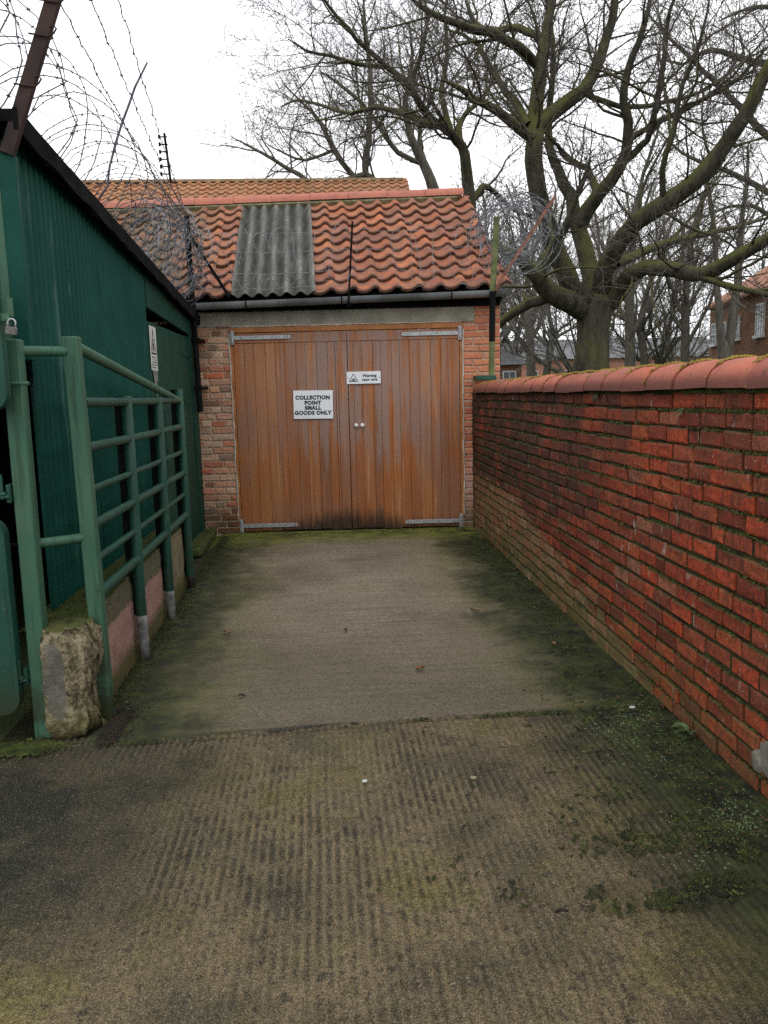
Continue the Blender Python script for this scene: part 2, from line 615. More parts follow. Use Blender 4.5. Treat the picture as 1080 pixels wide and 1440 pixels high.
def mat_wood():
    k = NM('stained_timber_boards')
    P = k.pos()
    O = k.obj()
    X, Y, Z = k.sep(P)
    r = k.rand()
    grain = k.noise(1, 5, 0.7, k.scale(P, (60, 60, 1.6)))
    col = k.ramp(r, [(0.0, (0.27, 0.092, 0.03)), (0.3, (0.38, 0.13, 0.037)), (0.55, (0.29, 0.1, 0.036)), (0.8, (0.5, 0.2, 0.062)), (1.0, (0.21, 0.09, 0.048))])
    col = k.mix(k.mapr(grain, 0.38, 0.7, 0.0, 0.55), col, (0.15, 0.058, 0.026))
    pale = k.noise(1, 4, 0.65, k.scale(P, (30, 30, 0.8)))
    col = k.mix(k.mapr(pale, 0.56, 0.68, 0.0, 0.55), col, (0.55, 0.31, 0.17))
    blot = k.noise(1, 4, 0.6, k.scale(P, (5, 5, 2.2)))
    col = k.mix(k.mapr(blot, 0.5, 0.66, 0.0, 0.6), col, (0.36, 0.11, 0.025))
    # bleached grey patches where the stain has worn
    w = k.math('MULTIPLY', k.noise(1, 5, 0.65, k.scale(P, (16, 16, 1.0))), k.mapr(Z, 0.3, 1.3, 0.6, 1.0))
    zone = k.noise(1, 3, 0.5, k.scale(P, (2.6, 2.6, 1.3)))
    col = k.mix(k.mapr(zone, 0.46, 0.64, 0.0, 0.5), col, (0.24, 0.125, 0.085))
    w2 = k.math('MULTIPLY', k.mapr(w, 0.38, 0.54), k.mapr(k.math('ABSOLUTE', k.math('SUBTRACT', X, 0.5)), 1.25, 0.2, 0.3, 1.0))
    col = k.mix(k.math('MULTIPLY', w2, 0.85), col, (0.27, 0.185, 0.155))
    # rain-splash rot along the foot, worst at the middle
    foot = k.math('ADD', k.math('MULTIPLY', k.noise(1, 4, 0.7, k.scale(P, (26, 26, 2.5))), 0.34),
                  k.mapr(k.math('ABSOLUTE', k.math('SUBTRACT', X, 0.35)), 0.9, 0.0, 0.0, 0.16))
    fm = k.mapr(k.math('SUBTRACT', foot, Z), 0.0, 0.24)
    col = k.mix(k.math('MULTIPLY', fm, 0.9), col, (0.022, 0.016, 0.01))
    k.bump(grain, 0.3, 0.004)
    return k.done(col, 0.6, 0, 0.35)


def mat_green(name, a, b, chip, chip_amt, rough=0.5, streak=False, zdirt=False, spec=0.25):
    k = NM(name)
    P = k.pos()
    n = k.noise(3, 5, 0.6)
    col = k.ramp(n, [(0.3, a), (0.7, b)])
    if streak:
        st = k.noise(1, 4, 0.7, k.scale(P, (1, 14, 0.9)))
        col = k.mix(k.mapr(st, 0.6, 0.72, 0.0, 0.35), col, chip)
        col = k.mix(k.mapr(st, 0.45, 0.3, 0.0, 0.6), col, (0.004, 0.03, 0.024))
    c = k.noise(26, 5, 0.75)
    col = k.mix(k.mapr(c, 0.64, 0.7, 0.0, chip_amt), col, chip)
    ru = k.noise(15, 6, 0.75)
    col = k.mix(k.mapr(ru, 0.64, 0.7, 0.0, chip_amt), col, (0.06, 0.024, 0.012))
    if zdirt:
        Z = k.sep(P)[2]
        dr = k.noise(1, 4, 0.7, k.scale(P, (34, 34, 2.0)))
        col = k.mix(k.mapr(k.noise(4.5, 5, 0.7), 0.5, 0.7, 0.0, 0.4), col, (0.07, 0.09, 0.05))
        col = k.mix(k.mapr(dr, 0.5, 0.68, 0.0, 0.5), col, (0.012, 0.022, 0.014))
        col = k.mix(k.math('MULTIPLY', k.mapr(Z, 0.5, 0.0), k.mapr(k.noise(8), 0.35, 0.6)), col, (0.03, 0.035, 0.015))
    k.bump(k.noise(50, 3), 0.12, 0.004)
    return k.done(col, rough, 0, spec)


def mat_bark(name, dark, mid, green, amt):
    k = NM(name)
    P = k.pos()
    v = k.noise(1, 5, 0.7, k.scale(P, (9, 9, 2.2)))
    col = k.ramp(v, [(0.35, dark), (0.65, mid)])
    nz = k.sep(k.geo().outputs['Normal'])
    g = k.mapr(k.math('ADD', k.math('MULTIPLY', nz[2], 0.35), k.noise(1.1, 4)), 0.42, 0.75, 0.0, amt)
    col = k.mix(g, col, green)
    k.bump(k.noise(1, 4, 0.7, k.scale(P, (30, 30, 6))), 0.8, 0.03)
    return k.done(col, 0.9, 0, 0.2)


def mat_farbrick(name, a, b, m):
    k = NM(name)
    t = k.new('ShaderNodeTexBrick')
    tc = k.obj()
    X, Y, Z = k.sep(tc)
    cmb = k.new('ShaderNodeCombineXYZ')
    k.put(cmb.inputs[0], k.math('ADD', X, Y))
    k.put(cmb.inputs[1], Z)
    k.put(t.inputs['Vector'], cmb.outputs[0])
    k.put(t.inputs['Color1'], a)
    k.put(t.inputs['Color2'], b)
    k.put(t.inputs['Mortar'], m)
    t.inputs['Scale'].default_value = 1.0
    t.inputs['Brick Width'].default_value = 0.225
    t.inputs['Row Height'].default_value = 0.075
    t.inputs['Mortar Size'].default_value = 0.01
    col = k.mix(k.mapr(k.noise(1.5, 4), 0.4, 0.7, 0, 0.5), t.outputs[0], tuple(x * 0.6 for x in a))
    return k.done(col, 0.9, 0, 0.2)


M = {}
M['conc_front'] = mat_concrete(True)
M['conc_back'] = mat_concrete(False)
M['brick'] = mat_wallbrick()
M['pier_l'] = mat_pierbrick(False)
M['pier_r'] = mat_pierbrick(True)
M['mortar_dark'] = mat_mortar('mossy_mortar', (0.022, 0.016, 0.01), (0.045, 0.052, 0.013), True)
M['mortar_pale'] = mat_mortar('pale_mortar', (0.4, 0.32, 0.22), (0.52, 0.43, 0.32))
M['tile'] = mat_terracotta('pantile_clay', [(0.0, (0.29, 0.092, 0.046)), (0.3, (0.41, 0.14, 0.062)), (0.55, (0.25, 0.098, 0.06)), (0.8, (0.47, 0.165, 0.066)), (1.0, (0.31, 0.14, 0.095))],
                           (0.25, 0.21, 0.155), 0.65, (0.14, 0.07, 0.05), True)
M['tile_far'] = mat_terracotta('far_pantile_clay', [(0.0, (0.36, 0.16, 0.08)), (0.4, (0.44, 0.22, 0.11)), (0.7, (0.32, 0.17, 0.09)), (1.0, (0.46, 0.19, 0.09))],
                               (0.25, 0.22, 0.12), 0.6, (0.24, 0.15, 0.08))
M['ridge'] = mat_terracotta('ridge_clay', [(0.0, (0.4, 0.14, 0.1)), (0.5, (0.46, 0.18, 0.12)), (1.0, (0.42, 0.13, 0.085))], (0.3, 0.2, 0.14), 0.3, (0.28, 0.12, 0.09))
M['coping'] = mat_coping()
M['asbestos'] = simple('weathered_fibre_cement', (0.06, 0.058, 0.05), (0.15, 0.145, 0.13), 4, 0.9, bump=0.15)


def mat_asbestos():
    k = NM('weathered_fibre_cement')
    O = k.obj()
    X, Y, Z = k.sep(O)
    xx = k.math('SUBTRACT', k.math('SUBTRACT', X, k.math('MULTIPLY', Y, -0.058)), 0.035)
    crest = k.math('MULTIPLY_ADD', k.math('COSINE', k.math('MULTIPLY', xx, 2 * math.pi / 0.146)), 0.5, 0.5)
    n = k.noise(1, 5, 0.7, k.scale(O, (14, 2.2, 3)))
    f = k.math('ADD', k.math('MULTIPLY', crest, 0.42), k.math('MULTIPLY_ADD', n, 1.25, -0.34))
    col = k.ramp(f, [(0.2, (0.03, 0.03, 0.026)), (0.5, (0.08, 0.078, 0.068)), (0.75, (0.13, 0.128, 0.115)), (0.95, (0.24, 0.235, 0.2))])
    k.bump(k.noise(40, 4), 0.2, 0.004)
    return k.done(col, 0.9, 0, 0.2)


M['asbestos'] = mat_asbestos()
M['asbestos_pale'] = simple('pale_fibre_cement_patch', (0.2, 0.19, 0.16), (0.3, 0.29, 0.25), 9, 0.9, bump=0.3)
M['bed'] = simple('mossy_bedding_mortar', (0.08, 0.07, 0.03), (0.2, 0.18, 0.1), 12, 0.95, bump=0.5)
M['lintel'] = simple('grey_render', (0.22, 0.2, 0.16), (0.36, 0.33, 0.27), 4, 0.9, bump=0.3)
M['gutter'] = simple('grey_plastic_gutter', (0.1, 0.108, 0.112), (0.24, 0.25, 0.26), 2.2, 0.5)
M['black_iron'] = simple('near_black_iron', (0.004, 0.005, 0.005), (0.01, 0.01, 0.01), 9, 0.8, bump=0.15, spec=0.08)
M['felt'] = simple('black_felt_edge', (0.005, 0.006, 0.006), (0.012, 0.013, 0.012), 7, 1.0, bump=0.4, spec=0.05)
M['galv'] = simple('galvanised_steel', (0.3, 0.32, 0.33), (0.46, 0.47, 0.48), 20, 0.45, 0.35, spec=0.5)
M['wood'] = mat_wood()
M['wood_frame'] = simple('orange_stained_frame', (0.3, 0.11, 0.03), (0.42, 0.17, 0.05), 5, 0.6)
M['caulk'] = simple('pale_sealant', (0.4, 0.36, 0.3), (0.6, 0.56, 0.5), 9, 0.8)
M['sign'] = simple('white_sign_board', (0.72, 0.75, 0.78), (0.8, 0.82, 0.84), 3, 0.4)
M['sign_dirty'] = simple('dirty_white_sign', (0.42, 0.42, 0.38), (0.6, 0.6, 0.57), 14, 0.6)
M['ink'] = simple('black_sign_ink', (0.012, 0.014, 0.02), (0.02, 0.022, 0.03), 9, 0.5)
M['ink_grey'] = simple('faded_sign_ink', (0.05, 0.05, 0.055), (0.12, 0.12, 0.12), 20, 0.6)
M['white'] = simple('white_porcelain', (0.75, 0.75, 0.74), (0.82, 0.82, 0.8), 9, 0.25)
M['white_paint'] = simple('white_window_paint', (0.45, 0.46, 0.46), (0.58, 0.59, 0.59), 3, 0.5)
M['shed'] = mat_green('dark_green_sheeting', (0.004, 0.046, 0.034), (0.008, 0.07, 0.05), (0.13, 0.22, 0.18), 0.4, 0.6, True, False, 0.12)
M['shed_flat'] = mat_green('dark_green_door_paint', (0.006, 0.04, 0.026), (0.013, 0.06, 0.04), (0.2, 0.28, 0.22), 0.3, 0.6, False, False, 0.12)
M['rail'] = mat_green('green_rail_paint', (0.01, 0.054, 0.037), (0.02, 0.078, 0.053), (0.3, 0.32, 0.28), 0.7, 0.45, False, True)
M['post'] = mat_green('pale_green_post_paint', (0.034, 0.108, 0.068), (0.06, 0.135, 0.084), (0.016, 0.028, 0.02), 0.7, 0.5, False, True)
M['gate'] = mat_green('gate_green_paint', (0.008, 0.05, 0.036), (0.015, 0.07, 0.048), (0.3, 0.36, 0.3), 0.3, 0.5, False, True)
M['peeled'] = simple('peeled_grey_primer', (0.1, 0.1, 0.095), (0.24, 0.235, 0.23), 22, 0.7, bump=0.3)
M['arm'] = simple('rusty_brown_steel', (0.012, 0.008, 0.009), (0.05, 0.026, 0.022), 5, 0.6, bump=0.3, spec=0.2)
M['rust'] = simple('rusted_angle_iron', (0.12, 0.045, 0.03), (0.26, 0.12, 0.085), 12, 0.85, bump=0.4)
M['pole_green'] = simple('algae_green_pole', (0.06, 0.075, 0.025), (0.16, 0.18, 0.07), 9, 0.8, bump=0.3)
M['wire'] = simple('galvanised_wire', (0.16, 0.17, 0.18), (0.33, 0.34, 0.36), 30, 0.5, 0.3)
M['wire_mid'] = simple('dull_razor_wire', (0.09, 0.095, 0.105), (0.26, 0.27, 0.285), 12, 0.5, 0.2)
M['wire_dark'] = simple('weathered_wire', (0.035, 0.037, 0.042), (0.11, 0.11, 0.12), 30, 0.6, 0.2)
M['arm_grey'] = simple('dark_steel_body', (0.07, 0.06, 0.06), (0.16, 0.145, 0.14), 60, 0.5)
M['rod'] = simple('bent_blue_grey_rod', (0.05, 0.06, 0.08), (0.11, 0.125, 0.15), 20, 0.55)
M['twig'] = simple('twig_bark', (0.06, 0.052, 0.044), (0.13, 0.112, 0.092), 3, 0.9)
M['twig_far'] = simple('hazed_far_twig', (0.11, 0.1, 0.09), (0.19, 0.175, 0.155), 1, 0.9)  # twigs lightened with distance haze put into the colour
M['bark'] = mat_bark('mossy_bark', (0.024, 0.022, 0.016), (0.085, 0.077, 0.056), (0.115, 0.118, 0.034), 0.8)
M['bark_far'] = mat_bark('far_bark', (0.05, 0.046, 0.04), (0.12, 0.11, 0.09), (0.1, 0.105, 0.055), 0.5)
M['moss'] = simple('moss', (0.02, 0.028, 0.006), (0.075, 0.095, 0.018), 14, 0.95)
M['moss_dark'] = simple('dark_moss', (0.01, 0.013, 0.006), (0.034, 0.044, 0.011), 9, 0.95)
M['lichen'] = simple('yellow_lichen', (0.16, 0.12, 0.015), (0.32, 0.23, 0.03), 20, 0.95)
M['fern'] = simple('fern_leaf', (0.03, 0.06, 0.018), (0.13, 0.18, 0.07), 16, 0.6)
M['weed'] = simple('weed_leaf', (0.09, 0.14, 0.05), (0.2, 0.26, 0.12), 20, 0.6)
M['leaf_red'] = simple('brown_leaf', (0.14, 0.05, 0.022), (0.3, 0.12, 0.05), 40, 0.7)
M['litter_buff'] = simple('buff_scrap', (0.2, 0.18, 0.1), (0.34, 0.3, 0.18), 40, 0.8)
M['leaf_dark'] = simple('wet_brown_leaf', (0.035, 0.018, 0.01), (0.12, 0.06, 0.03), 40, 0.7)
M['leaf_buff'] = simple('buff_leaf', (0.16, 0.1, 0.05), (0.28, 0.19, 0.1), 40, 0.7)
M['litter'] = simple('black_litter', (0.008, 0.007, 0.005), (0.04, 0.028, 0.016), 30, 0.9)
M['slate'] = simple('grey_slate', (0.1, 0.1, 0.105), (0.17, 0.17, 0.175), 2, 0.7)
M['glass'] = simple('dark_window_glass', (0.05, 0.06, 0.065), (0.14, 0.16, 0.17), 1.5, 0.08, spec=0.6)
M['far_brick'] = mat_farbrick('house_brick', (0.17, 0.075, 0.04), (0.25, 0.11, 0.06), (0.2, 0.15, 0.11))
M['far_brick_b'] = mat_farbrick('orange_brick', (0.36, 0.15, 0.095), (0.42, 0.19, 0.12), (0.3, 0.22, 0.17))
M['far_roof'] = simple('orange_roof_tiles', (0.26, 0.105, 0.06), (0.38, 0.17, 0.1), 3, 0.85)
M['soil'] = simple('park_turf', (0.03, 0.045, 0.014), (0.07, 0.09, 0.03), 0.6, 0.95)
M['dark_in'] = simple('dark_interior', (0.01, 0.01, 0.01), (0.02, 0.02, 0.02), 3, 0.9)


def mat_kerbwall():
    k = NM('pink_painted_concrete')
    P = k.pos()
    X, Y, Z = k.sep(P)
    n = k.noise(9, 5, 0.65)
    nf = k.noise(50, 4, 0.7)
    col = k.ramp(n, [(0.35, (0.27, 0.15, 0.12)), (0.65, (0.38, 0.23, 0.19))])
    edge = k.math('ADD', Z, k.math('MULTIPLY_ADD', n, 0.08, -0.04))
    bare = k.ramp(nf, [(0.35, (0.06, 0.055, 0.03)), (0.65, (0.16, 0.14, 0.085))])
    col = k.mix(k.mapr(edge, 0.355, 0.37), col, bare)
    col = k.mix(k.mapr(Y, 5.2, 5.7), col, k.ramp(n, [(0.35, (0.14, 0.115, 0.06)), (0.65, (0.24, 0.2, 0.12))]))
    col = k.mix(k.mapr(edge, 0.19, 0.06, 0, 0.9), col, (0.075, 0.075, 0.018))
    col = k.mix(k.mapr(nf, 0.62, 0.7, 0, 0.5), col, (0.45, 0.4, 0.36))
    up = k.mapr(k.sep(k.geo().outputs['Normal'])[2], 0.3, 0.8)
    col = k.mix(up, col, (0.045, 0.06, 0.012))
    k.bump(nf, 0.6, 0.008)
    return k.done(col, 0.9, 0, 0.25)


def mat_block():
    k = NM('broken_concrete')
    P = k.pos()
    X, Y, Z = k.sep(P)
    n = k.noise(7, 5, 0.65)
    ag = k.noise(34, 5, 0.7)
    col = k.ramp(ag, [(0.34, (0.035, 0.03, 0.018)), (0.48, (0.17, 0.145, 0.085)), (0.64, (0.36, 0.31, 0.2))])
    smooth_ = k.ramp(n, [(0.35, (0.07, 0.066, 0.055)), (0.65, (0.17, 0.16, 0.13))])
    ex = k.math('MULTIPLY', k.math('ADD', X, 1.2), 19.0)
    ez = k.math('MULTIPLY', k.math('SUBTRACT', Z, 0.28), 5.6)
    e = k.math('ADD', k.math('MULTIPLY', ex, ex), k.math('MULTIPLY', ez, ez))
    e = k.math('ADD', e, k.math('MULTIPLY_ADD', k.noise(16, 5, 0.7), 3.0, -1.5))
    side = k.mapr(e, 0.7, 1.25)
    col = k.mix(side, smooth_, col)
    col = k.mix(k.mapr(k.math('ADD', Z, k.math('MULTIPLY', n, 0.2)), 0.3, 0.1, 0, 0.6), col, (0.11, 0.11, 0.028))
    up = k.mapr(k.sep(k.geo().outputs['Normal'])[2], 0.35, 0.8)
    col = k.mix(k.math('MULTIPLY', up, 0.9), col, (0.06, 0.07, 0.014))
    k.bump(ag, 0.8, 0.02)
    return k.done(col, 0.92, 0, 0.2)


M['kerb'] = mat_kerbwall()
M['block'] = mat_block()

# ------------------------------------------------------------------ ground
g = MB()
g.v = [(-700, -300, -0.03), (700, -300, -0.03), (700, 1500, -0.03), (-700, 1500, -0.03)]
g.f = [(0, 1, 2, 3)]
tag(g.build('ground', M['soil']), kind='structure')


def slab(name, xs, ys, hfun, mat, depth=0.2):
    XX, YY = np.meshgrid(xs, ys)
    ZZ = hfun(XX, YY)
    ny, nx = XX.shape
    v = np.stack([XX, YY, ZZ], -1).reshape(-1, 3)
    i = np.arange((ny - 1) * (nx - 1))
    r, c = i // (nx - 1), i % (nx - 1)
    a = r * nx + c
    f = np.stack([a, a + 1, a + nx + 1, a + nx], -1)
    me = bpy.data.meshes.new(name)
    me.from_pydata(v.tolist(), [], f.tolist())
    me.materials.append(mat)
    me.polygons.foreach_set('use_smooth', [True] * len(me.polygons))
    me.update()
    return tag(link(name, me), kind='structure')


JOINT = 3.405


def joint_y(x):
    return JOINT + 0.026 * x + 0.02 * np.sin(x * 3.1)


def ridge_of(X, Y):
    ph = X + 0.03 * (fbm(X * 0.7, Y * 0.7, 3) - 0.5) + 0.008 * (fbm(X * 9, Y * 4, 3) - 0.5)
    ridge = 0.5 + 0.5 * np.cos(2 * np.pi * ph / 0.031)
    wear = np.clip((fbm(X * 2.6, Y * 2.0, 4) - 0.2) * 2.6, 0.5, 1) * np.clip(0.55 + (Y - 1.7) / 1.6, 0.5, 1)
    brk = np.clip((fbm(X * 34, Y * 30, 3) - 0.26) * 2.8, 0.15, 1)
    return ridge, wear * brk


def h_front(X, Y):
    ridge, wear = ridge_of(X, Y)
    z = (ridge - 0.6) * 0.010 * wear + (fbm(X * 40, Y * 40, 3) - 0.5) * 0.012 + (fbm(X * 1.1, Y * 1.1, 3) - 0.5) * 0.02
    z -= 0.02 * np.exp(-((Y - joint_y(X) + 0.006) / 0.012) ** 2)
    return z


xs = np.concatenate([np.linspace(-5, -1.5, 16)[:-1], np.arange(-1.5, 1.68, 0.0062)])
ys = np.concatenate([np.linspace(-3, 1.25, 12)[:-1], np.arange(1.25, 3.47, 0.014)])
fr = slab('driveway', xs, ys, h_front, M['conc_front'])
_XX, _YY = np.meshgrid(xs, ys)
_rg, _we = ridge_of(_XX, _YY)
_at = fr.data.attributes.new('ridge', 'FLOAT', 'POINT')
_jd = np.clip(np.abs(_YY - joint_y(_XX) + 0.008) / (0.012 + 0.016 * fbm(_XX * 7, _YY * 7, 3)), 0, 1)
_at.data.foreach_set('value', ((0.62 + (_rg - 0.62) * _we) * _jd).astype(np.float32).ravel())


def h_back(X, Y):
    z = 0.006 + (fbm(X * 1.3, Y * 1.1, 3) - 0.5) * 0.016 + (fbm(X * 5, Y * 30, 3) - 0.5) * 0.005
    z += 0.006 * np.exp(-((Y - 5.3 - 0.05 * X) / 0.03) ** 2)
    je = joint_y(X) + 0.012 * (fbm(X * 9, Y * 0 + 3, 3) - 0.5) * 2
    z -= 0.05 * np.clip(1 - (Y - je) / 0.02, 0, 1)
    z -= 0.03 * np.clip(1 - (X + 1.16) / 0.1, 0, 1)
    return z


slab('path', np.arange(-1.5, 1.8, 0.03), np.concatenate([np.arange(3.36, 3.6, 0.008), np.arange(3.6, 8.95, 0.025)]), h_back, M['conc_back'])

# mossy raised footing in the corner between shed and garage
c = MB()
c.bev_box(-1.45, -1.16, 7.55, 8.74, -0.02, 0.085, 0.03)
tag(c.build('mossy_footing', M['moss']), 'low mossy concrete footing in the corner by the shed door', 'footing')


# ------------------------------------------------------------------ bricks
def brick_shape(w, h, d, r, c=0.0065):
    """brick with its worn face to -y, centred on x and z, face at y=0"""
    j = lambda a: r.uniform(-a, a)
    v, f = [], []
    x, z = w / 2, h / 2
    cor = [(-x, -z), (x, -z), (x, z), (-x, z)]
    for (a, b) in cor:
        v.append((a + j(.002), d, b + j(.001)))
    for (a, b) in cor:
        v.append((a + j(.0025), c + j(.002), b + j(.002)))
    chip = r.randrange(12)
    for q_, (a, b) in enumerate(cor):
        k = c + r.uniform(0, .005) + (r.uniform(.006, .013) if (q_ == chip and w > .12) else 0)
        v.append((a - math.copysign(k, a), j(.0025), b - math.copysign(k, b)))
    v.append((j(.02), j(.003), j(.008)))
    for i in range(4):
        n = (i + 1) % 4
        f.append((i, n, 4 + n, 4 + i))
        f.append((4 + i, 4 + n, 8 + n, 8 + i))
        f.append((8 + i, 8 + n, 12))
    return v, f


br = random.Random(11)
BSH = {}
for kind, w in (('stretcher', 0.197), ('header', 0.094), ('half', 0.145)):
    BSH[kind] = [brick_shape(w, 0.0665, 0.09, br) for _ in range(7)]
BME = {}


def brick_mesh(kind, i, mat):
    key = (kind, i, mat.name)
    if key not in BME:
        m = MB()
        m.add(*BSH[kind][i])
        BME[key] = m.mesh('brick', mat)
    return BME[key]


# ---- boundary wall (local y runs along the wall, local x=0 is its face)
wall = thing('brick_wall', 'red brick boundary wall with rounded terracotta coping along the right of the alley', 'wall', (1.529, 0, 0), -0.0198)
WL = 8.72
core = MB()
core.quad_box(0.0115, 0.235, -1.2, WL - 0.1, -0.05, 1.5)
core.build('mortar', M['mortar_dark'], wall)
slots = []
for row in range(19):
    z = 0.035 + row * 0.0787
    y = -1.2 + (0.105 if row % 2 else 0.0) + br.uniform(0, 0.02)
    while y < WL - 0.32:
        q = br.random()
        kind = 'stretcher' if q < 0.9 else ('header' if q < 0.96 else 'half')
        w = {'stretcher': 0.197, 'header': 0.094, 'half': 0.145}[kind]
        # wall sags a little and the joints wander
        zz = z + 0.008 * math.sin(y * 1.1 + row * 0.4) + br.uniform(-.0035, .0035)
        slots.append((y + w / 2, zz, kind, br.randrange(7), br.uniform(-.0045, .005) + 0.003 * math.sin(y * 2.3 + row), br.uniform(-.014, .014), br.uniform(-.014, .014)))
        y += w + 0.0135 + br.uniform(-.004, .005)


def seen_size(s):
    y = s[0]
    if y < 2.45:
        return 0
    px = 1100 * 1.6 / y - 0
    cam_ok = (y > 2.62 or s[1] < 1.0)
    return 1.0 / (y * y * y) if cam_ok else 0


order = sorted(slots, key=seen_size, reverse=True)
far_mb = MB()
for i, (y, z, kind, vi, out, rz, ry) in enumerate(order):
    rot = Euler((ry, 0, -math.pi / 2 + rz))
    if i < 300:
        link('brick', brick_mesh(kind, vi, M['brick']), wall, (-out, y, z), rot)
    else:
        m4 = Matrix.Translation((-out, y, z)) @ rot.to_matrix().to_4x4()
        v, f = BSH[kind][vi]
        far_mb.add([m4 @ Vector(p) for p in v], f)
fb = far_mb.build('brick_courses', M['brick'], wall)
fb['kind'] = 'stuff'

# coping: rounded terracotta saddles
COP = []
for t in range(5):
    m = MB()
    L = 0.297
    n = 12
    prof = []
    for i in range(n + 1):
        a = math.pi * i / n
        prof.append((-0.158 * math.cos(a), 0.119 * math.sin(a) ** 0.8))
    rows = [(-L / 2 + 0.0, 0.985), (-L / 2 + 0.012, 1.0), (L / 2 - 0.012, 1.0), (L / 2, 0.985)]
    b0 = 0
    for (yy, sc) in rows:
        for (a, b) in prof:
            m.v.append((a * sc, yy, b * sc + br.uniform(-.001, .001)))
    for k in range(3):
        for i in range(n):
            a = k * (n + 1) + i
            m.f.append((a, a + 1, a + n + 2, a + n + 1))
    m.f.append(tuple(range(n + 1)))
    m.f.append(tuple(range(3 * (n + 1), 4 * (n + 1)))[::-1])
    for k in range(3):
        m.f.append((k * (n + 1), (k + 1) * (n + 1), (k + 1) * (n + 1) + n, k * (n + 1) + n))
    COP.append(m.mesh('coping_tile', M['coping'], True, 40))
y = -1.1
k = 0
cop_y = []
while y < WL - 0.28:
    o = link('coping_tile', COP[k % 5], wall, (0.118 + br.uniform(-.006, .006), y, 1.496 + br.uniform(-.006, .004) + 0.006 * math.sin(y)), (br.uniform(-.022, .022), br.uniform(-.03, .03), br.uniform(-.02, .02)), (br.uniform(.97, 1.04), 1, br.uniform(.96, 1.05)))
    cop_y.append(y)
    y += 0.308
    k += 1
fixed = set()
import bmesh
for me in COP:
    bm = bmesh.new()
    bm.from_mesh(me)
    bmesh.ops.recalc_face_normals(bm, faces=bm.faces)
    bm.to_mesh(me)
    bm.free()
lm = MB()
for y in cop_y:
    for q in range(90):
        a = br.gauss(1.6, 0.5)
        p = Vector((0.118 - 0.159 * math.cos(a), y + 0.154 + br.gauss(0, 0.012), 1.497 + 0.12 * max(0, math.sin(a)) ** 0.8))
        s = br.uniform(.004, .011)
        lm.add([p + Vector((s, 0, 0)), p + Vector((-s * .6, s, 0)), p + Vector((-s * .6, -s, 0)), p + Vector((0, 0, s * 1.0))], [(0, 1, 3), (1, 2, 3), (2, 0, 3)])
lo = lm.build('lichen', M['lichen'], wall)
lo['kind'] = 'stuff'

# grey render smear low on the near end of the wall
pm = MB()
for (yc, zc, w_, h_) in ((2.52, 0.17, 0.085, 0.08), (2.6, 0.13, 0.05, 0.045)):
    ring = []
    for q in range(14):
        a = 2 * math.pi * q / 14
        k_ = br.uniform(.75, 1.15)
        ring.append((yc + w_ * k_ * math.cos(a), zc + h_ * k_ * math.sin(a)))
    b0 = len(pm.v)
    pm.v += [(-0.002, p[0], p[1]) for p in ring]
    pm.v += [(-0.011 + br.uniform(-.002, .002), yc + (p[0] - yc) * .8, zc + (p[1] - zc) * .8) for p in ring]
    pm.v.append((-0.013, yc, zc))
    for q in range(14):
        n_ = (q + 1) % 14
        pm.f.append((b0 + q, b0 + n_, b0 + 14 + n_, b0 + 14 + q))
        pm.f.append((b0 + 14 + q, b0 + 14 + n_, b0 + 28))
fixn(pm.build('render_patch', simple('grey_render_smear', (0.12, 0.11, 0.085), (0.26, 0.24, 0.19), 18, 0.95, bump=0.6), wall, True))

# ------------------------------------------------------------------ garage
GR = -0.0717
garage = thing('garage', 'low brick garage with double timber doors and red pantile roof closing the alley', 'garage', (-0.877, 8.776, 0), GR)


def G(px, py, off=0.0):
    """garage-local point on the plane off in front of its facade"""
    d = CR * (px - 540) / FPX - CU * (py - 720) / FPX + _f
    nn = np.array([math.sin(-GR), math.cos(GR), 0])
    uu = np.array([math.cos(GR), math.sin(GR), 0])
    p0 = np.array([-0.877, 8.776, 0]) - nn * off
    t = ((p0 - np.array([0, 0, EYE])) @ nn) / (d @ nn)
    q = np.array([0, 0, EYE]) + d * t
    return Vector(((q - p0) @ uu, -off, q[2]))


w = MB()
w.quad_box(-4.4, -0.04, 0.012, 0.24, -0.05, 2.5)      # left of the doors
w.quad_box(2.492, 2.9, 0.012, 0.24, -0.05, 2.5)       # right pier
w.quad_box(2.66, 2.9, 0.24, 4.4, -0.05, 2.5)          # flank
w.quad_box(-4.4, 2.66, 4.2, 4.4, -0.05, 2.5)          # back
w.quad_box(-4.4, -4.18, 0.24, 4.2, -0.05, 2.5)
w.quad_box(-0.04, 2.492, 0.05, 0.24, 2.262, 2.5)
w.prism([(0.02, 2.48), (4.38, 2.48), (2.2, 3.9)], 2.62, 2.82, 'x')
wo = w.build('wall', M['mortar_pale'], garage)
fl = MB()
fl.quad_box(-0.05, 2.5, 0.25, 4.1, -0.04, 0.005)
fl.build('floor', M['dark_in'], garage)


def pier(u0, u1, z0, z1, mat):
    row = 0
    z = z0
    while z < z1 - 0.03:
        u = u0
        first = True
        while u < u1 - 0.03:
            q = br.random()
            if first:
                w_ = (0.101, 0.213, 0.155)[row % 3]
                first = False
            else:
                w_ = 0.213 if q < .6 else (0.101 if q < .85 else 0.155)
            if u + w_ > u1 - 0.055:
                w_ = u1 - u
            kind = 'stretcher' if w_ > 0.18 else ('half' if w_ > .13 else 'header')
            base = {'stretcher': 0.197, 'header': 0.094, 'half': 0.145}[kind]
            o = link('brick', brick_mesh(kind, br.randrange(7), mat), garage, (u + w_ / 2, br.uniform(-.004, .004), z + 0.033 + br.uniform(-.002, .002)),
                     (br.uniform(-.01, .01), br.uniform(-.008, .008), br.uniform(-.012, .012)), (w_ / base, 1, 0.92))
            u += w_ + 0.011
        z += 0.0748
        row += 1


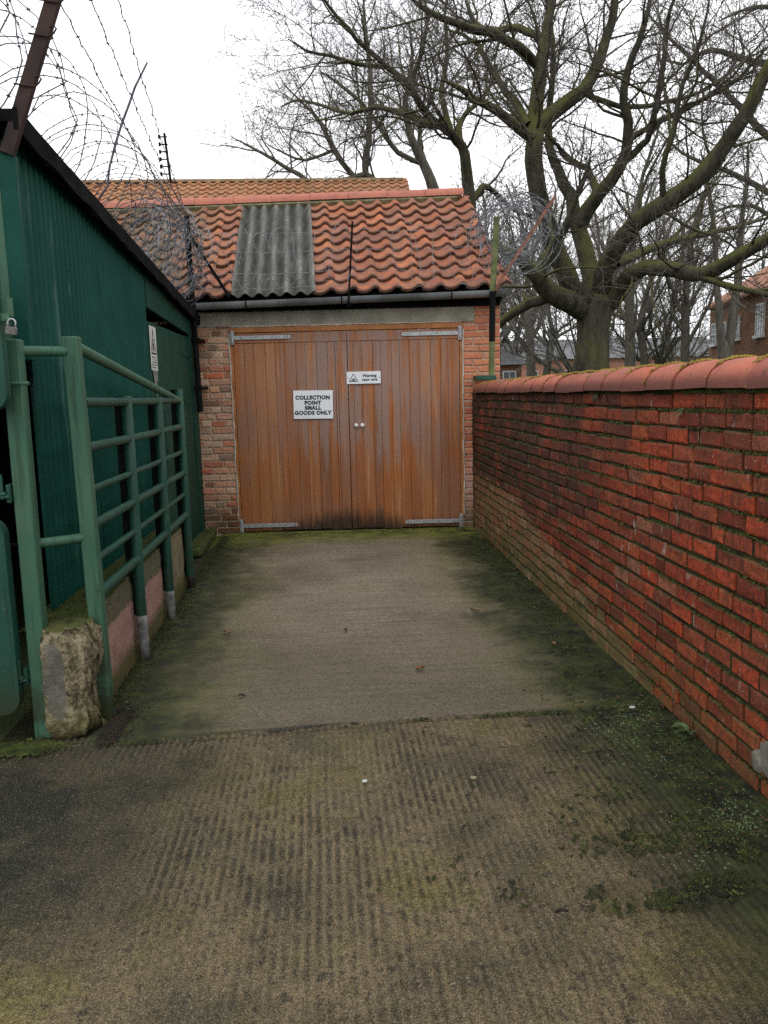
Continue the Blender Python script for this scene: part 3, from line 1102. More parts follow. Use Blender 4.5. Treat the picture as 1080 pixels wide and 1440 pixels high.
pier(-0.62, -0.045, 0.0, 2.33, M['pier_l'])
pier(2.497, 2.9, 0.0, 2.46, M['pier_r'])
l = MB()
l.bev_box(-0.42, 2.62, -0.012, 0.049, 2.268, 2.425, 0.006)
l.build('lintel', M['lintel'], garage)
fa = MB()
fa.quad_box(-3.6, 2.9, -0.03, 0.0, 2.43, 2.5)
fa.quad_box(-3.6, 2.9, -0.16, -0.03, 2.484, 2.506)
fa.build('fascia', M['felt'], garage)
fr_ = MB()
fr_.bev_box(-0.04, 2.492, -0.008, 0.07, 2.205, 2.264, 0.004)
fr_.bev_box(-0.04, -0.008, 0.0, 0.07, 0.0, 2.203, 0.003)
fr_.bev_box(2.458, 2.492, 0.0, 0.07, 0.0, 2.203, 0.003)
fr_.build('door_frame', M['wood_frame'], garage)
ck = MB()
for u in (-0.043, 2.494):
    pts = []
    for i in range(24):
        pts.append((u + br.uniform(-.006, .006), -0.004, 0.12 + i * 0.09))
    ck.tube(pts, [br.uniform(.005, .011) for _ in pts], 6)
pts = [(-0.04 + i * 0.12, -0.01, 2.268 + br.uniform(-.003, .003)) for i in range(22)]
ck.tube(pts, [br.uniform(.004, .008) for _ in pts], 6)
ck.build('sealant', M['caulk'], garage, True)


def door(u0, u1, label, right):
    d = MB()
    d.bev_box(u0, u1, 0.012, 0.045, 0.02, 2.2, 0.002)
    D = d.build('door', M['wood'], garage)
    D['label'] = label
    # top rail, closing stile
    t = MB()
    t.bev_box(u0, u1, -0.004, 0.0115, 2.09, 2.198, 0.003)
    t.build('top_rail', M['wood'], D)
    s = MB()
    if right:
        s.bev_box(u0 + 0.003, u0 + 0.06, -0.006, 0.0115, 0.022, 2.087, 0.003)
    else:
        s.bev_box(u1 - 0.105, u1 - 0.002, -0.01, 0.0115, 0.022, 2.087, 0.004)
        c_ = MB()
        c_.bev_box(u1 - 0.128, u1 - 0.108, -0.014, 0.0115, 0.15, 2.087, 0.004)
        c_.build('cover_strip', M['wood'], D)
    s.build('stile', M['wood'], D)
    a, b = (u0 + 0.062, u1 - 0.002) if right else (u0 + 0.002, u1 - 0.13)
    n = 11 if right else 10
    wd = (b - a) / n
    e = a
    for i in range(n):
        ww = wd * (1 + br.uniform(-.2, .2)) if i < n - 1 else b - e
        m = MB()
        m.bev_box(e + 0.0012, e + ww - 0.0012, br.uniform(-.003, .001), 0.0115, 0.022 + br.uniform(-.01, .015), 2.086, 0.0028)
        m.build('board', M['wood'], D)
        e += ww
    for z, ln in ((2.15, 0.62), (0.085, 0.62)):
        h = MB()
        o = u0 - 0.012 if not right else u1 + 0.012
        sg = -1 if right else 1
        x0, x1 = sorted((o + sg * 0.03, o + sg * ln))
        h.bev_box(x0, x1, -0.0205, -0.0125, z - 0.022, z + 0.022, 0.002)
        tip = o + sg * ln
        h.tube([(tip, -0.0205, z), (tip, -0.0125, z)], 0.022, 12)
        x0, x1 = sorted((o - sg * 0.012, o + sg * 0.03))
        h.bev_box(x0, x1, -0.026, -0.0125, z - 0.075, z + 0.075, 0.003)
        h.tube([(o + sg * 0.012, -0.03, z - 0.05), (o + sg * 0.012, -0.03, z + 0.05)], 0.011, 8)
        hs_ = MB()
        for q in (0.1, 0.26, 0.44, 0.58):
            hs_.tube([(o + sg * q, -0.025, z), (o + sg * q, -0.0205, z)], 0.009, 8)
        for q in (-0.055, 0.055):
            hs_.tube([(o - sg * 0.0, -0.031, z + q), (o - sg * 0.0, -0.026, z + q)], 0.008, 8)
        h.build('hinge', M['galv'], D)
        hs_.build('hinge_screws', M['wire'], D)['kind'] = 'stuff'
    return D


D1 = door(-0.006, 1.228, 'left leaf of vertical timber boards carrying the larger white sign', False)
D2 = door(1.232, 2.456, 'right leaf of vertical timber boards with two white knobs', True)
for px in (501, 509.5):
    p = G(px, 598, 0.02)
    kb = MB()
    pr = [(0.0, 0.008), (0.012, 0.009), (0.018, 0.02), (0.027, 0.023), (0.036, 0.018), (0.04, 0.006)]
    kb.tube([(p.x, -0.002 - a, p.z) for a, _ in pr], [b for _, b in pr], 14)
    kb.build('knob', M['white'], D2, True)

# roof
PIT = math.atan2(1.45, 2.25)
SL = math.hypot(1.45, 2.25)
SHR = -0.058          # the courses run slightly askew
roof_m = MB()
roof_m.quad_box(-3.62, 2.86, 0.03, SL, -0.06, -0.03)
roof_m.v = [(a + SHR * b_, b_, c0) for a, b_, c0 in roof_m.v]
roof = roof_m.build('roof', M['felt'], garage)
roof.location = (0, -0.16, 2.56)
roof.rotation_euler = (PIT, -0.016, 0)
rear = MB()
rear.quad_box(-3.62, 2.86, 0.0, SL, -0.03, 0.0)
ro = rear.build('rear_slope', M['far_roof'], garage)
ro.location = (0, -0.16 + 2 * 2.25, 2.56)
ro.rotation_euler = (PIT, 0.016, math.pi)
ro.location.x = -0.76


def pantile(r, w=0.231, L=0.3):
    m = MB()
    n = 9
    pr = []
    for i in range(n + 1):
        t = i / n
        if t < 0.58:
            z = -0.020 * math.sin(math.pi * t / 0.58)
        else:
            z = 0.034 * math.sin(math.pi * (t - 0.58) / 0.42)
        pr.append((t * (w + 0.016), z))
    for (yy, lift) in ((0.0, 0.040), (0.006, 0.044), (L, 0.006)):
        for (a, b) in pr:
            m.v.append((a + r.uniform(-.0012, .0012), yy, b + lift))
    for k_ in range(2):
        for i in range(n):
            a = k_ * (n + 1) + i
            m.f.append((a, a + 1, a + n + 2, a + n + 1))
    b = len(m.v)
    for (a, z) in pr:
        m.v.append((a, 0.002, z + 0.014))
    for i in range(n):
        m.f.append((b + i, b + i + 1, i + 1, i))
    return m.mesh('tile', M['tile'], True, 38)


TILES = [pantile(br) for _ in range(6)]
PW = 0.231
GA = 0.262


def col_x(c):
    return 0.895 + c * PW


for c_ in list(range(0, 9)) + list(range(-19, -4)):
    x = col_x(c_) + (0.045 if c_ < 0 else 0)
    if c_ < 0:
        x = 0.04 + (c_ + 4) * PW
    for r_ in range(10):
        y = -0.03 + r_ * GA
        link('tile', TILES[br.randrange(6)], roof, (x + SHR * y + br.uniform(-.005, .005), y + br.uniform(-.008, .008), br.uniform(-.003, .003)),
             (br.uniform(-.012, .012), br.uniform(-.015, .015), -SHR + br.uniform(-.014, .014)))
# fibre cement sheet let into the tiles
cs = MB()
n = 84
xa, xb = 0.035, 0.925
for yy, zz in ((-0.03, 0.03), (0.9, 0.032), (1.8, 0.032), (SL - 0.05, 0.02)):
    for i in range(n + 1):
        t = i / n
        x = xa + (xb - xa) * t
        z = 0.023 * math.cos(2 * math.pi * (x - xa) / 0.146)
        cs.v.append((x + SHR * yy, yy, z + zz))
for kx in range(3):
    for i in range(n):
        a = kx * (n + 1) + i
        cs.f.append((a, a + 1, a + n + 2, a + n + 1))
b = len(cs.v)
for i in range(n + 1):
    vx = cs.v[i]
    cs.v.append((vx[0], vx[1] + .001, vx[2] - 0.008))
for i in range(n):
    cs.f.append((b + i, b + i + 1, i + 1, i))
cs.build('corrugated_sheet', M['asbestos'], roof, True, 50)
sp = MB()
for i in range(1, 6):
    x = xa + 0.146 * i
    for yy in (0.25, 0.8, 1.45, 2.05):
        sp.tube([(x + SHR * yy, yy, 0.055), (x + SHR * yy, yy, 0.066)], 0.009, 8)
o = sp.build('fixing_bolts', M['asbestos_pale'], roof)
o['kind'] = 'stuff'
bd = MB()
bd.quad_box(-3.6, 2.69, SL - 0.14, SL - 0.02, -0.02, 0.05)
bd.build('bedding_mortar', M['bed'], roof)
# ridge
for i in range(13):
    m = MB()
    L = 0.496
    n = 10
    for yy in (-L / 2, L / 2):
        for rr in (0.108, 0.09):
            for q in range(n + 1):
                a = math.pi * q / n
                m.v.append((yy, -rr * math.cos(a) * 1.05, rr * math.sin(a)))
    w_ = n + 1
    for q in range(n):
        m.f.append((q, q + 1, 2 * w_ + q + 1, 2 * w_ + q))
        m.f.append((w_ + q, 3 * w_ + q, 3 * w_ + q + 1, w_ + q + 1))
        m.f.append((q, w_ + q, w_ + q + 1, q + 1))
        m.f.append((2 * w_ + q, 2 * w_ + q + 1, 3 * w_ + q + 1, 3 * w_ + q))
    o = m.build('ridge_tile', M['ridge'], garage, True, 40)
    xx = 2.5 - i * 0.5
    o.location = (xx, -0.16 + 2.25 + br.uniform(-.006, .006), 2.56 + 1.45 + 0.016 * xx + 0.005 + br.uniform(-.004, .004))
    o.rotation_euler = (0, -0.016 + br.uniform(-.006, .006), br.uniform(-.006, .006))
    fixn(o)

# gutter
gm = MB()
gp, g2 = G(268, 432, 0.24), G(712, 412, 0.24)
n = 9
ends = [Vector((-0.62, 0, gp.z - 0.002)), Vector((g2.x, 0, g2.z))]
for e in ends:
    for rr in (0.066, 0.06):
        for q in range(n + 1):
            a = math.pi + math.pi * q / n
            gm.v.append((e.x, -0.235 + rr * math.cos(a), e.z + 0.03 + rr * math.sin(a)))
w_ = n + 1
for q in range(n):
    gm.f.append((q, q + 1, 2 * w_ + q + 1, 2 * w_ + q))
    gm.f.append((w_ + q, 3 * w_ + q, 3 * w_ + q + 1, w_ + q + 1))
gm.f.append(tuple(range(2 * w_, 3 * w_)))
gm.f.append((0, 2 * w_, 3 * w_, w_))
gm.f.append((n, w_ + n, 3 * w_ + n, 2 * w_ + n))
gut = fixn(gm.build('gutter', M['gutter'], garage, True, 40))
for u in (2.35, 1.2, 0.2):
    bm_ = MB()
    zc = gp.z + (g2.z - gp.z) * (u + 0.62) / (g2.x + 0.62) + 0.03
    pts = [(u, -0.235 + 0.069 * math.cos(math.pi + math.pi * q / 9), zc + 0.069 * math.sin(math.pi + math.pi * q / 9)) for q in range(10)]
    bm_.tube(pts, 0.007, 6)
    bm_.build('gutter_bracket', M['black_iron'], gut)

# ------------------------------------------------------------------ signs on the doors
FONT = bpy.data.fonts.load('<builtin>') if '<builtin>' in bpy.data.fonts else None


def text_mesh(name, body, size, mat, parent, loc, rot, bold=0.0, sx=1.0, shear=0.0, align='CENTER', space=1.0):
    cu = bpy.data.curves.new(name, 'FONT')
    cu.body = body
    cu.size = size
    cu.align_x = align
    cu.align_y = 'CENTER'
    cu.offset = bold
    cu.extrude = 0.0006
    cu.shear = shear
    cu.space_character = space
    cu.resolution_u = 3
    tmp = bpy.data.objects.new(name, cu)
    COL.objects.link(tmp)
    dg = bpy.context.evaluated_depsgraph_get()
    me = bpy.data.meshes.new_from_object(tmp.evaluated_get(dg))
    bpy.data.objects.remove(tmp)
    me.materials.clear()
    me.materials.append(mat)
    o = link(name, me, parent, loc, rot, (sx, 1, 1))
    return o


def place_on_facade(px, py, off):
    q = G(px, py, off)
    return Vector((-0.877, 8.776, 0)) + Vector((math.cos(GR) * q.x - math.sin(GR) * q.y, math.sin(GR) * q.x + math.cos(GR) * q.y, q.z))


s1 = thing('sign', 'white COLLECTION POINT SMALL GOODS ONLY sign fixed to the left door leaf', 'sign', place_on_facade(440.5, 569, 0.016), GR)
s1.rotation_euler = (0, 0.012, GR)
b = MB()
b.bev_box(-0.216, 0.216, -0.004, 0.004, -0.154, 0.154, 0.001)
b.build('board', M['sign'], s1)
for i, (tx, z) in enumerate((('COLLECTION', 0.075), ('POINT', 0.018), ('SMALL', -0.036), ('GOODS ONLY', -0.091))):
    text_mesh('lettering', tx, 0.057, M['ink'], s1, (-0.004, -0.0046, z), (math.pi / 2, 0, 0), 0.0034, 1.0, 0, 'CENTER', 1.1)

s2 = thing('sign', 'small white razor wire warning sign with triangle on the right door leaf', 'sign', place_on_facade(511.5, 531, 0.016), GR)
b = MB()
b.bev_box(-0.186, 0.186, -0.004, 0.004, -0.066, 0.066, 0.001)
b.build('board', M['sign'], s2)
tr = MB()


def tri_frame(mb, cx, cz, r, th, y):
    P = [(cx + r * math.sin(a), cz + r * math.cos(a)) for a in (0, 2 * math.pi / 3, 4 * math.pi / 3)]
    for i in range(3):
        p, q = P[i], P[(i + 1) % 3]
        mb.bar((p[0], y, p[1]), (q[0], y, q[1]), th, 0.001, (0, 1, 0))


tri_frame(tr, -0.112, -0.012, 0.055, 0.007, -0.0047)
for z in (-0.031, -0.02, -0.009):
    tr.quad_box(-0.137 + (z + 0.031) * 0.6, -0.087 - (z + 0.031) * 0.6, -0.0052, -0.0042, z - 0.003, z + 0.003)
for k_ in range(5):
    tr.quad_box(-0.13 + k_ * 0.009, -0.127 + k_ * 0.009, -0.0054, -0.0042, -0.034, -0.006 - abs(k_ - 2) * 0.004)
tr.build('warning_triangle', M['ink'], s2)
text_mesh('lettering', 'Warning', 0.044, M['ink'], s2, (0.062, -0.0046, 0.02), (math.pi / 2, 0, 0), 0.0018, 1.0, 0.12)
text_mesh('lettering', 'razor wire', 0.042, M['ink'], s2, (0.064, -0.0046, -0.022), (math.pi / 2, 0, 0), 0.0016, 0.95, 0.12)
sc_ = MB()
for x in (-0.17, 0.172):
    sc_.tube([(x, -0.004, 0.0), (x, -0.007, 0.0)], 0.006, 8)
sc_.build('screws', M['ink_grey'], s2)

# ------------------------------------------------------------------ iron posts and razor wire in front of the garage roof
def gw(u, off, z):
    return Vector((-0.877 + math.cos(GR) * u + math.sin(GR) * off, 8.776 + math.sin(GR) * u - math.cos(GR) * off, z))


OFF = 0.30
t = thing('iron_post', 'black iron post with diagonal stay at the left end of the gutter', 'post', gw(-0.355, OFF, 1.37), GR)
m = MB()
m.tube([(0.02, 0, 0.0), (0.004, 0, 1.1), (-0.005, 0, 1.99)], 0.03, 8)
m.build('pole', M['black_iron'], t)
m = MB()
m.bar((0.03, -0.03, 1.78), (0.4, -0.05, 1.17), 0.02, 0.03)
m.build('stay', M['black_iron'], t)
m = MB()
for z in (0.25, 0.75):
    m.quad_box(-0.045, 0.06, -0.035, 0.27, z - 0.015, z + 0.015)
m.build('wall_clamp', M['black_iron'], t)

t = thing('iron_post', 'thin dark iron bar standing at the middle of the garage gutter', 'post', gw(1.27, OFF, 2.45), GR)
m = MB()
m.bar((0, 0, 0), (0.065, 0.0, 0.82), 0.026, 0.02)
m.build('bar', M['black_iron'], t)
m = MB()
m.quad_box(-0.02, 0.02, 0.0, 0.28, -0.012, 0.012)
m.build('foot', M['black_iron'], t)

t = thing('iron_post', 'green stained pole with rusty leaning arm at the right end of the gutter', 'post', gw(2.755, OFF, 1.68), GR)
m = MB()
m.tube([(0.005, 0, 0.0), (0.012, 0, 0.349)], 0.03, 10)
m.build('lower_pole', M['pole_green'], t)
m = MB()
m.tube([(0.02, 0, 0.861), (0.045, 0, 1.2), (0.065, 0, 1.6)], 0.032, 10)
m.build('pole', M['pole_green'], t)
m = MB()
m.tube([(0.012, 0, 0.35), (0.02, 0, 0.86)], 0.033, 10)
m.build('sleeve', M['black_iron'], t)
m = MB()
m.bev_box(-0.16, 0.05, -0.05, 0.27, -0.05, 0.0, 0.006)
m.build('foot_plate', M['rail'], t)
m = MB()
m.bar((0.05, -0.04, 0.86), (0.1, -0.05, 0.97), 0.05, 0.03)
m.bar((0.1, -0.05, 0.97), (0.65, -0.08, 1.78), 0.045, 0.03)
m.build('leaning_arm', M['rust'], t)


def barbs(mb, pts, gap, size, rr, jitter=0.2):
    """short spikes twisted round a wire"""
    d = 0.0
    for i in range(len(pts) - 1):
        p, q = Vector(pts[i]), Vector(pts[i + 1])
        L = (q - p).length
        if L < 1e-6:
            continue
        t = (q - p) / L
        while d < L:
            c_ = p + t * d
            a = Vector((rr.gauss(0, 1), rr.gauss(0, 1), rr.gauss(0, 1)))
            a = (a - t * a.dot(t)).normalized()
            e = t.cross(a)
            s_ = size * rr.uniform(.7, 1.2)
            mb.add([c_ + a * s_ + t * s_ * .5, c_ - a * s_ - t * s_ * .4, c_ + e * s_ * .3 + t * s_ * .35, c_ - e * s_ * .3 - t * s_ * .35], [(0, 2, 3), (1, 3, 2)])
            mb.add([c_ + e * s_ + t * s_ * .4, c_ - e * s_ - t * s_ * .5, c_ + a * s_ * .3 + t * s_ * .3, c_ - a * s_ * .3 - t * s_ * .3], [(0, 2, 3), (1, 3, 2)])
            d += gap * (1 + rr.uniform(-jitter, jitter))
        d -= L


wr = random.Random(21)


def coil(name, label, centers, rad, turns, wire_r, mat, barb, group=None, jit=0.05, squash=1.0):
    """razor coil; centers(t) gives the axis for t in 0..1"""
    t_ = thing(name, label, 'razor wire', tuple(centers(0.5)), 0, group)
    o = Vector(centers(0.5))
    pts = []
    n = int(turns * 26)
    ph = 0
    for i in range(n + 1):
        t = i / n
        c0 = Vector(centers(t))
        c1 = Vector(centers(min(1, t + 0.01)))
        ax = (c1 - Vector(centers(max(0, min(t, 0.99))))).normalized() if t < 1 else ax
        k_ = int(t * turns)
        wob = random.Random(k_ * 3 + 1)
        rr = rad * (1 + jit * 1.4 * math.sin(k_ * 2.4 + t * 5) + wr.uniform(-.01, .01))
        a = 2 * math.pi * turns * t
        x_ = ax.cross(Vector((0, 0, 1))).normalized()
        z_ = x_.cross(ax)
        sh = jit * rad * 1.6
        pts.append(c0 - o + x_ * (rr * math.cos(a) + sh * math.sin(k_ * 1.7)) + z_ * (rr * squash * math.sin(a) + sh * math.cos(k_ * 2.9)) + ax * (sh * 1.2 * math.sin(a * 2 + k_)))
    m_ = MB()
    m_.tube(pts, wire_r, 4)
    m_.build('wire', mat, t_)
    m_ = MB()
    barbs(m_, pts, 0.075, barb, wr)
    m_.build('blades', mat, t_)['kind'] = 'stuff'
    return t_


def shed_roof_z(y):
    return 2.725 - 0.068 * (y - 3.8)


def c_left(t):
    y = 2.75 + (8.35 - 2.75) * (1 - (1 - t) ** 1.5)
    return (-1.62 + 0.10 * math.sin(y * 1.2) + (0.12 if y > 7.5 else 0), y, shed_roof_z(y) + 0.43)


coil('razor_wire_coil', 'long razor wire coil running along the green shed roof edge', c_left, 0.44, 40, 0.0034, M['wire_dark'], 0.013, 'coils of razor wire')


def c_tangle(t):
    return (-1.75 + 0.5 * t, 8.15 + 0.42 * t, 3.12 - 0.22 * t)


coil('razor_wire_coil', 'tangled collapsed razor wire at the left end of the garage tiles', c_tangle, 0.36, 26, 0.0032, M['wire'], 0.013, 'coils of razor wire', 0.13)


def c_right(t):
    q = gw(3.06 + 0.06 * math.sin(t * 9), 0.34 - 1.5 * t, 3.12 + 0.3 * t)
    return (q.x, q.y, q.z)


coil('razor_wire_coil', 'dense silver razor wire coil beyond the right end of the garage roof', c_right, 0.3, 40, 0.0036, M['wire_mid'], 0.015, 'coils of razor wire', 0.17)

# flat razor mesh between the posts
t = thing('razor_wire_mesh', 'flat razor wire strands looped between the posts before the garage roof', 'razor wire', gw(-0.35, OFF, 2.6), GR)
m = MB()
m2 = MB()
for z in (0.05, 0.2, 0.41, 0.6):
    pts = [(x, wr.uniform(-.008, .008), z + wr.uniform(-.01, .01) - 0.03 * math.sin(math.pi * (x / 1.6 % 1))) for x in np.arange(0.0, 3.15, 0.09)]
    m.tube(pts, 0.0022, 4)
    barbs(m2, pts, 0.11, 0.011, wr)
for i in range(15):
    cx, rr = 0.15 + i * 0.205 + wr.uniform(-.03, .03), wr.uniform(.2, .27)
    if i in (8, 9, 12):
        continue
    pts = []
    for q in range(25):
        a = 2 * math.pi * q / 24
        pts.append((cx + rr * 0.55 * math.cos(a) + 0.03 * math.sin(3 * a + i), 0.02 * math.sin(2 * a), 0.33 + rr * 1.2 * math.sin(a)))
    m.tube(pts, 0.0022, 4)
    barbs(m2, pts, 0.1, 0.012, wr)
m.build('wire', M['wire'], t)
m2.build('blades', M['wire'], t)['kind'] = 'stuff'

# ------------------------------------------------------------------ green shed
shed = thing('shed', 'dark green corrugated metal shed with sloping black roof edge on the left', 'shed', (-1.3, 3.8, 0))


def roof_l(y):
    return 2.725 - 0.068 * y


def sheet(y0, y1, z0, dx, pitch=0.076, amp=0.014):
    m = MB()
    n = int((y1 - y0) / pitch * 8)
    for i in range(n + 1):
        y = y0 + (y1 - y0) * i / n
        ph = (y / pitch) % 1.0
        x = amp * (math.tanh(2.2 * math.cos(2 * math.pi * ph)) - 1.0)
        m.v.append((x + dx, y, z0))
        m.v.append((x + dx, y, roof_l(y) - 0.055))
    for i in range(n):
        m.f.append((2 * i, 2 * i + 2, 2 * i + 3, 2 * i + 1))
    return m


for (y0, y1, dx) in ((0.0, 0.875, -0.002), (0.86, 1.79, 0.0), (1.775, 2.6, 0.002)):
    o = sheet(y0, y1, 0.44, dx).build('corrugated_sheet', M['shed'], shed, True, 60)
m = MB()
m.quad_box(-3.2, 0.06, -0.16, 4.98, -0.05, 0.0)
for i, v in enumerate(m.v):
    m.v[i] = (v[0], v[1], v[2] + roof_l(v[1]))
m.build('roof', M['felt'], shed)
m = MB()
pp = [(-0.16, 0), (4.98, 0)]
for x in (0.062, 0.082):
    for y in np.linspace(-0.16, 4.98, 40):
        m.v.append((x, y, roof_l(y) + 0.006 + wr.uniform(-.003, .003)))
        m.v.append((x, y, roof_l(y) - 0.09 + wr.uniform(-.012, .012)))
for i in range(39):
    m.f.append((2 * i, 2 * i + 1, 2 * i + 3, 2 * i + 2))
    b_ = 80
    m.f.append((b_ + 2 * i, b_ + 2 * i + 2, b_ + 2 * i + 3, b_ + 2 * i + 1))
    m.f.append((2 * i, 2 * i + 2, b_ + 2 * i + 2, b_ + 2 * i))
    m.f.append((2 * i + 1, b_ + 2 * i + 1, b_ + 2 * i + 3, 2 * i + 3))
m.f.append((0, 80, 81, 1))
m.f.append((78, 79, 159, 158))
fixn(m.build('roof_edge', M['felt'], shed))
m = MB()
m.quad_box(-3.0, -1.3, 0.0, 0.03, 0.0, 2.66)
m.quad_box(-1.3, -0.04, 0.0, 0.03, 1.62, 2.66)
m.quad_box(-3.05, -3.0, 0.0, 4.95, 0.0, 2.3)
m.quad_box(-3.0, -0.03, 4.9, 4.94, 0.0, 2.3)
m.build('wall', M['shed_flat'], shed)
# opening with its door
y0, y1 = 2.6, 4.66
m = MB()
for i in range(9):
    pass
m.quad_box(-0.02, 0.008, y0 + 0.002, y1, 2.235, 2.42)
top = MB()
top.prism([(y0 + 0.002, 2.225), (y1, 2.168), (y1, roof_l(y1) - 0.06), (y0 + 0.002, roof_l(y0) - 0.06)], -0.03, 0.008, 'x')
fixn(top.build('header_panel', M['shed_flat'], shed))
cp = MB()
cp.prism([(y1 + 0.003, 0.02), (4.95, 0.02), (4.95, roof_l(4.95) - 0.06), (y1 + 0.003, roof_l(y1) - 0.06)], -0.05, 0.014, 'x')
fixn(cp.build('corner_panel', M['shed_flat'], shed))
dm = MB()
dm.prism([(y0 + 0.02, 0.06), (y1 - 0.012, 0.06), (y1 - 0.012, 2.135), (y0 + 0.02, 2.12)], -0.05, -0.002, 'x')
dr = fixn(dm.build('door', M['shed_flat'], shed))
pl = MB()
for (a, b_, c0, c1) in ((0.12, 0.98, 0.14, 0.95), (1.08, 1.94, 0.14, 0.95), (0.5, 1.94, 1.05, 1.42)):
    pl.bev_box(-0.0018, 0.004, y0 + a, y0 + b_, c0, c1, 0.003)
pl.build('raised_panel', M['shed_flat'], dr)
hg = MB()
for z in (0.5, 1.48, 1.95):
    hg.bev_box(-0.0018, 0.007, y1 - 0.45, y1 - 0.02, z - 0.02, z + 0.02, 0.002)
hg.build('hinge', M['shed_flat'], dr)
ib = MB()
ib.quad_box(-0.62, -0.6, y0 - 0.2, 4.9, 0, 2.3)  # near-black sheet added behind the door slot, standing in for the shaded interior
ib.build('dark_backing', M['dark_in'], shed)

s3 = thing('sign', 'torn white warning notice with triangle on the green shed door', 'sign', (-1.294, 6.56, 1.93), 0)
b = MB()
b.bev_box(-0.002, 0.002, -0.125, 0.125, -0.19, 0.16, 0.0008)
b.build('board', M['sign_dirty'], s3)
b = MB()
b.prism([(-0.08, -0.191), (0.11, -0.191), (0.1, -0.27), (0.07, -0.28), (0.06, -0.36), (0.02, -0.41), (0.0, -0.33), (-0.04, -0.27)], -0.0015, 0.0012, 'x')
fixn(b.build('torn_flap', M['peeled'], s3))
b = MB()
P_ = [(-0.095, -0.055), (0.095, -0.055), (0.0, 0.135)]
for i in range(3):
    p, q = P_[i], P_[(i + 1) % 3]
    b.bar((0.0026, p[0], p[1]), (0.0026, q[0], q[1]), 0.014, 0.001, (1, 0, 0))
b.bar((0.0026, 0.0, -0.035), (0.0026, -0.015, 0.06), 0.02, 0.001, (1, 0, 0))
b.bar((0.0026, -0.045, -0.04), (0.0026, -0.02, 0.03), 0.014, 0.001, (1, 0, 0))
b.bar((0.0026, 0.04, -0.04), (0.0026, 0.012, 0.03), 0.014, 0.001, (1, 0, 0))
b.build('warning_triangle', M['ink'], s3)
b = MB()
for i, z in enumerate((-0.085, -0.105, -0.125, -0.145, -0.165)):
    w_ = (0.09, 0.075, 0.085, 0.095, 0.08)[i]
    yy = -w_
    while yy < w_ - 0.02:
        ww = wr.uniform(.02, .05)
        b.quad_box(0.0018, 0.0026, yy, min(yy + ww, w_), z - 0.005, z + 0.005)
        yy += ww + 0.009
b.build('small_print', M['ink_grey'], s3)

# ------------------------------------------------------------------ low wall, broken block
lw = thing('low_wall', 'low concrete wall with faded pink paint at the foot of the green shed', 'wall', (-1.1, 3.66, 0))
for (y0, y1) in ((0.0, 0.835), (0.845, 1.72), (1.73, 2.77)):
    m = MB()
    ny, nz = max(4, int((y1 - y0) / 0.06)), 8
    for i in range(ny + 1):
        for j in range(nz + 1):
            e = 0.02 if j == nz else 0
            ee = 0.03 if (i == 0 or i == ny) else 0
            m.v.append((0.0 - e * .4 - ee * 0.15 + wr.uniform(-.005, .005) - (0.008 if j == 0 else 0), y0 + (y1 - y0) * i / ny, -0.04 + 0.545 * j / nz + (wr.uniform(-.006, .006) if j == nz else 0)))
    for i in range(ny):
        for j in range(nz):
            a = i * (nz + 1) + j
            m.f.append((a, a + nz + 1, a + nz + 2, a + 1))
    b_ = len(m.v)
    for i in range(ny + 1):
        m.v.append((-0.28, y0 + (y1 - y0) * i / ny, 0.5 + wr.uniform(-.004, .004)))
    for i in range(ny):
        a = i * (nz + 1) + nz
        m.f.append((a, a + nz + 1, b_ + i + 1, b_ + i))
    c_ = len(m.v)
    m.v += [(-0.28, y0, -0.04), (-0.28, y1, -0.04)]
    m.f.append(tuple([j for j in range(nz + 1)] + [b_, c_]))
    m.f.append(tuple([ny * (nz + 1) + j for j in range(nz + 1)][::-1] + [c_ + 1, b_ + ny]))
    m.f.append((c_, b_) + tuple(b_ + i for i in range(1, ny + 1)) + (c_ + 1,))
    fixn(m.build('wall_section', M['kerb'], lw, True, 35))

m = MB()
# rough block: dense box pushed about by noise
bx0, bx1, by0, by1, bz0, bz1 = -1.262, -1.055, 3.43, 3.64, -0.03, 0.505
import itertools
bm = bmesh.new()
bmesh.ops.create_cube(bm, size=1.0)
bmesh.ops.subdivide_edges(bm, edges=bm.edges, cuts=15, use_grid_fill=True)
for v in bm.verts:
    x, y, z = v.co
    cx = bx0 + (x + .5) * (bx1 - bx0)
    cy = by0 + (y + .5) * (by1 - by0)
    cz = bz0 + (z + .5) * (bz1 - bz0)
    # round the corners
    rx, ry, rz = abs(x) * 2, abs(y) * 2, abs(z) * 2
    k_ = max(0, (rx ** 12 + ry ** 12 + rz ** 12) - 1.0)
    sh = 0.022 * min(1, k_ / 2)
    nn = float(fbm(np.array([cx * 14 + cz * 5]), np.array([cz * 9 + cy * 11]), 4)[0]) - 0.5
    rough = 0.1 if x > 0.02 else 0.03
    cx -= math.copysign(sh, x)
    cy -= math.copysign(sh, y)
    cz -= math.copysign(sh, z)
    if x > 0.12 and y < 0:
        cx -= 0.016 * (0.5 + 0.5 * math.sin(cz * 23 + cx * 9))
        cy += 0.035 * min(1, (x - 0.12) * 5)
    cx += nn * rough * (1 if rx > 0.95 else 0.3)
    cy += nn * rough * (1.0 if y < -0.49 else 0.2)
    cz += nn * 0.05 * (1 if z > 0.49 else 0)
    if z < -0.3:
        cy += (-0.3 - z) * 0.25
        cx += 0.02 * nn
    v.co = (cx, cy, cz)
me = bpy.data.meshes.new('concrete_block')
bm.to_mesh(me)
bm.free()
me.materials.append(M['block'])
me.polygons.foreach_set('use_smooth', [True] * len(me.polygons))
tag(link('concrete_block', me), 'broken upright concrete block with moss on top between the green posts', 'concrete block')

